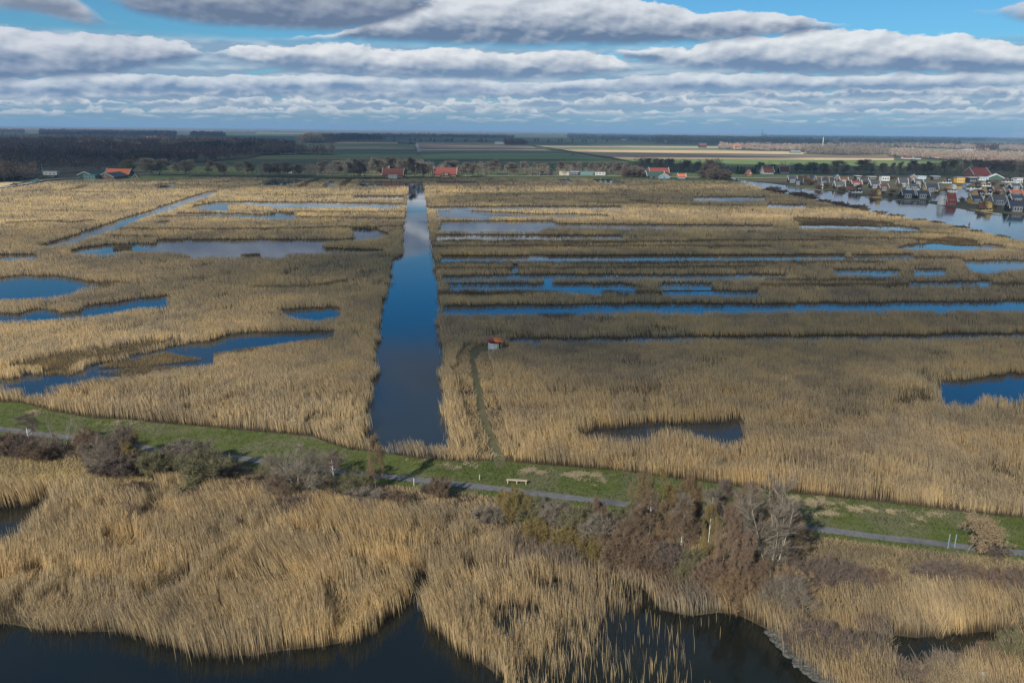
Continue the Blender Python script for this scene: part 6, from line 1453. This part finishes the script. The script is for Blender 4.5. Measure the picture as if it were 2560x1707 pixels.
def buoy(px, py, m, label):
    x, y = g1(px, py); e = empty('buoy', (x, y, .15), 0, label, 'buoy', 'buoys in the boating canal'); e.scale = (.6, .6, .62)
    Bld().lathe([(.35, 0), (.6, .15), (.6, .6), (.3, .9), (.15, 1.7), (.05, 2.0)], 12).build('float', m, e); Bld().lathe([(.0, 2.0), (.22, 2.1), (.02, 2.5)], 10).build('topmark', m, e)
buoy(2423, 562, 'redp', 'red buoy in the boating canal below the tower house'); buoy(2119, 509, 'black', 'dark buoy in the boating canal below the thatched black house'); buoy(2524, 561, 'black', 'dark buoy in the boating canal near the right frame edge'); buoy(2055, 486, 'redp', 'small red buoy off the white gable house')

def jetty(pts, label, z=.5):
    a = [g1(*p) for p in pts]; e = empty('jetty', (a[0][0], a[0][1], z), 0, label, 'jetty', 'wooden jetties of the village')
    b = Bld(); q = Bld()
    for (x0, y0), (x1, y1) in zip(a, a[1:]):
        d = Vector((x1 - x0, y1 - y0, 0)); n_ = Vector((-d.y, d.x, 0)).normalized() * .8; o = Vector((x0 - a[0][0], y0 - a[0][1], 0))
        b.slab(o - n_, o + d - n_, o + d + n_, o + n_, .15)
    b.build('deck', 'wood', e)
    for (x0, y0) in a:
        Bld().tube([(x0 - a[0][0], y0 - a[0][1], -z - .3), (x0 - a[0][0], y0 - a[0][1], .35)], .15, 8).build('pile', 'black', e)
jetty([(2012, 474), (2030, 475), (2062, 478)], 'low plank landing in front of the white gable house'); jetty([(2164, 493), (2190, 497), (2222, 501)], 'plank landing under the middle yellow house'); jetty([(2424, 526), (2455, 531), (2500, 538)], 'plank landing under the right yellow house'); jetty([(2240, 503), (2300, 504)], 'plank landing in front of the twin navy roofs')

# swans
def swan(px, py, label, rz=0):
    x, y = g1(px, py); e = empty('swan', (x, y, .1), rz, label, 'swan', 'white swans on the marsh water')
    me = bpy.data.meshes.new('body')
    vs = [(0, 0, .16), (.38, 0, .22), (.62, 0, .34), (-.3, 0, .2), (-.42, 0, .42), (-.36, 0, .66), (-.44, 0, .80), (-.60, 0, .78)]
    me.from_pydata(vs, [(0, 1), (1, 2), (0, 3), (3, 4), (4, 5), (5, 6), (6, 7)], [])
    o = link('body', me, e, PM['white'])
    o.modifiers.new('skin', 'SKIN')
    for v, r in zip(me.skin_vertices[0].data, [.24, .18, .05, .16, .065, .055, .07, .03]): v.radius = (r, r * .8)
    me.skin_vertices[0].data[0].use_root = True
    o.modifiers.new('sub', 'SUBSURF').levels = 1
    Bld().tube([(-.60, 0, .78), (-.72, 0, .74)], .03, 6, .01).build('beak', 'orange', e)
for px, py, lb, rz in [(845, 511, 'white swan on the upper left pond near the ditch', .3), (848, 512, 'second white swan beside the one on the upper left pond', 2.2), (1543, 694, 'white swan in the long channel right of the ditch', 1), (1073, 474, 'white swan by the right reeds near the head of the ditch', 0), (424, 523, 'white bird in the diagonal ditch', .5), (2462, 604, 'white swan on the small pool under the canal bank', 1)]:
    swan(px, py, lb, rz)

# ------------------------------------------------------------------ rubble revetment of the lake bank
def rocks(name, label, line, wid, n, seed, smin=.10, smax=.30):
    g = np.random.default_rng(seed); a = G([p[0] for p in line], [p[1] for p in line]); V = []; T = []
    ico = bpy.data.meshes.new('tmp'); import bmesh
    bm = bmesh.new(); bmesh.ops.create_icosphere(bm, subdivisions=1, radius=1); base = np.array([v.co[:] for v in bm.verts]); fs = np.array([[v.index for v in f.verts] for f in bm.faces]); bm.free()
    for i in range(n):
        k = g.integers(0, len(a) - 1); t = g.uniform(); d = a[k + 1] - a[k]; nn = np.array([-d[1], d[0]]) / np.linalg.norm(d)
        o = g.uniform(-.5, .5); p = a[k] + d * t + nn * o * wid; s = g.uniform(smin, smax)
        v = base * g.uniform(.65, 1.25, base.shape) * s * np.array([1.2, 1.0, .65]); an = g.uniform(0, 6.28)
        v = np.stack([v[:, 0] * math.cos(an) - v[:, 1] * math.sin(an), v[:, 0] * math.sin(an) + v[:, 1] * math.cos(an), v[:, 2]], 1)
        v += np.array([p[0], p[1], .18 + .35 * (o + .5)]); T.append(fs + len(V) * len(base)); V.append(v)
    me = mesh_np(name, np.concatenate(V), tris=np.concatenate(T)); link(name, me, None, PM['stone'], kind='stuff', label=label, category='stones')
rocks('rubble_stones', 'grey rubble stones lining the lake bank at bottom right', [(1930, 1582), (1955, 1612), (1992, 1655), (2038, 1690), (2075, 1712), (2190, 1790)], 1.1, 700, 3)
rocks('rubble_stones', 'grey rubble stones along the bottom right corner bank', [(2075, 1706), (2200, 1702), (2300, 1700), (2420, 1688), (2560, 1668), (2750, 1645)], 1.3, 800, 4)
sheet('corner_water', ground_poly([(2150, 1716), (2300, 1712), (2440, 1705), (2560, 1686), (2900, 1650), (2900, 1900), (2150, 1900)]), .115, M_lake, kind='structure')

# ------------------------------------------------------------------ unseen clouds added to cast shade on the land, and the air itself
def shade_cloud_mat(op=0.36):
    m = bpy.data.materials.new('shade_cloud'); m.use_nodes = True; t = m.node_tree; t.nodes.clear(); n = NT(t)
    d = n.n('ShaderNodeBsdfDiffuse', {0: (0.9, 0.9, 0.9, 1)}); tr = n.n('ShaderNodeBsdfTransparent')
    mx = n.n('ShaderNodeMixShader', {0: op, 1: tr.outputs[0], 2: d.outputs[0]}); n.n('ShaderNodeOutputMaterial', {0: mx.outputs[0]})
    return m
M_shade_cloud = shade_cloud_mat(); M_shade_thin = shade_cloud_mat(0.25)
def shade_cloud(px, py, rx, ry, rot=0.0, i=0):
    gx, gy = g1(px, py); CLH = 1100.0 if gy < 1000 else 2200.0; k = CLH / sun_dir.z
    g = np.random.default_rng(i + 100); n, m_ = 48, 12; V = []
    for j in range(m_ + 1):
        ph = math.pi * (j / m_ - .5)
        for q in range(n):
            th = 6.28318 * q / n
            w = 1 + .16 * math.sin(3 * th + i) + .09 * math.sin(7 * th + 2 * i) + .06 * math.sin(13 * th + 3 * i)
            X = math.cos(th) * math.cos(ph) * rx * w; Y = math.sin(th) * math.cos(ph) * ry * w
            Z = math.sin(ph) * min(rx, ry) * (.10 if ph < 0 else .22) * (1 + .3 * math.sin(5 * th + i))
            V.append((X * math.cos(rot) - Y * math.sin(rot), X * math.sin(rot) + Y * math.cos(rot), Z))
    Q = [(j * n + q, j * n + (q + 1) % n, (j + 1) * n + (q + 1) % n, (j + 1) * n + q) for j in range(m_) for q in range(n)]
    me = mesh_np('shade_cloud', np.array(V), quads=np.array(Q), smooth=True)
    o = link('shade_cloud', me, None, M_shade_thin if i < 7 else M_shade_cloud, kind='stuff')
    o.location = (gx + sun_dir.x * k, gy + sun_dir.y * k, CLH)
    lo = min(math.degrees(math.atan2(v[2] + CLH, math.hypot(v[0] + o.location.x, v[1] + o.location.y))) for v in V if v[1] + o.location.y > 0 and abs(v[0] + o.location.x) < 0.9 * (v[1] + o.location.y)) if any(v[1] + o.location.y > 0 and abs(v[0] + o.location.x) < 0.9 * (v[1] + o.location.y) for v in V) else 90
    if lo < 14: print('CLOUD LOW', i, round(lo, 1))
CL = [  # centre of the shadow in the photograph, half sizes in metres, rotation
    (1750, 640, 250, 120, 0.05), (2350, 760, 190, 80, .1), (1600, 790, 80, 45, 0.1), (2250, 500, 300, 90, 0.05), (1850, 500, 170, 70, 0.0), (850, 640, 50, 40, .1), (1500, 600, 150, 60, .2),
    (1250, 455, 240, 60, 0.02), (760, 450, 150, 50, 0.0), (640, 468, 90, 26, 0.1),
    (1000, 412, 520, 130, 0.0), (1650, 420, 420, 110, 0.0), (180, 425, 300, 160, 0.1), (330, 380, 900, 480, 0.0), (930, 372, 360, 420, 0.0), (1000, 349, 2300, 800, 0.0), (200, 343, 1800, 900, 0.0), (1800, 351, 1900, 500, 0.05), (2400, 352, 1500, 500, 0.1),
    (2350, 432, 420, 90, 0.0)]
for i, c in enumerate(CL): shade_cloud(*c, i=i)

def haze():
    b = Bld().box(-60000, 60000, -300, 80000, -2, 95)
    m = bpy.data.materials.new('haze'); m.use_nodes = True; t = m.node_tree; t.nodes.clear(); n = NT(t)
    v = n.n('ShaderNodeVolumePrincipled', {'Color': (0.40, 0.68, 1.0, 1), 'Density': HAZE_D, 'Anisotropy': 0.0})
    o = n.n('ShaderNodeOutputMaterial'); t.links.new(v.outputs[0], o.inputs['Volume'])
    b.build('haze', m, None, kind='stuff', label='thin blue haze over the distant fields', category='haze')
HAZE_D = 0.00010
haze()

def smoke():
    x, y = g1(2490, 358); g = Bld(); n, m_ = 20, 8
    for k, (ox, oz, r) in enumerate([(0, 14, 26), (60, 30, 38), (140, 46, 50)]):
        b0 = len(g.V)
        for j in range(m_ + 1):
            ph = math.pi * (j / m_ - .5)
            for q in range(n):
                th = 6.28318 * q / n; g.V.append((ox + math.cos(th) * math.cos(ph) * r * 1.8, math.sin(th) * math.cos(ph) * r, oz + math.sin(ph) * r * .5))
        for j in range(m_):
            for q in range(n): g.Fc.append((b0 + j * n + q, b0 + j * n + (q + 1) % n, b0 + (j + 1) * n + (q + 1) % n, b0 + (j + 1) * n + q))
    m = bpy.data.materials.new('smoke'); m.use_nodes = True; t = m.node_tree; t.nodes.clear(); n_ = NT(t)
    v = n_.n('ShaderNodeVolumePrincipled', {'Color': (0.8, 0.88, 1.0, 1), 'Density': 0.004})
    o = n_.n('ShaderNodeOutputMaterial'); t.links.new(v.outputs[0], o.inputs['Volume'])
    ob = g.build('smoke', m, None, kind='stuff', label='faint pale smoke drifting over the far woods at the right edge', category='smoke'); ob.location = (x, y, 0); ob.scale = (1.3, 1, 1)
smoke()
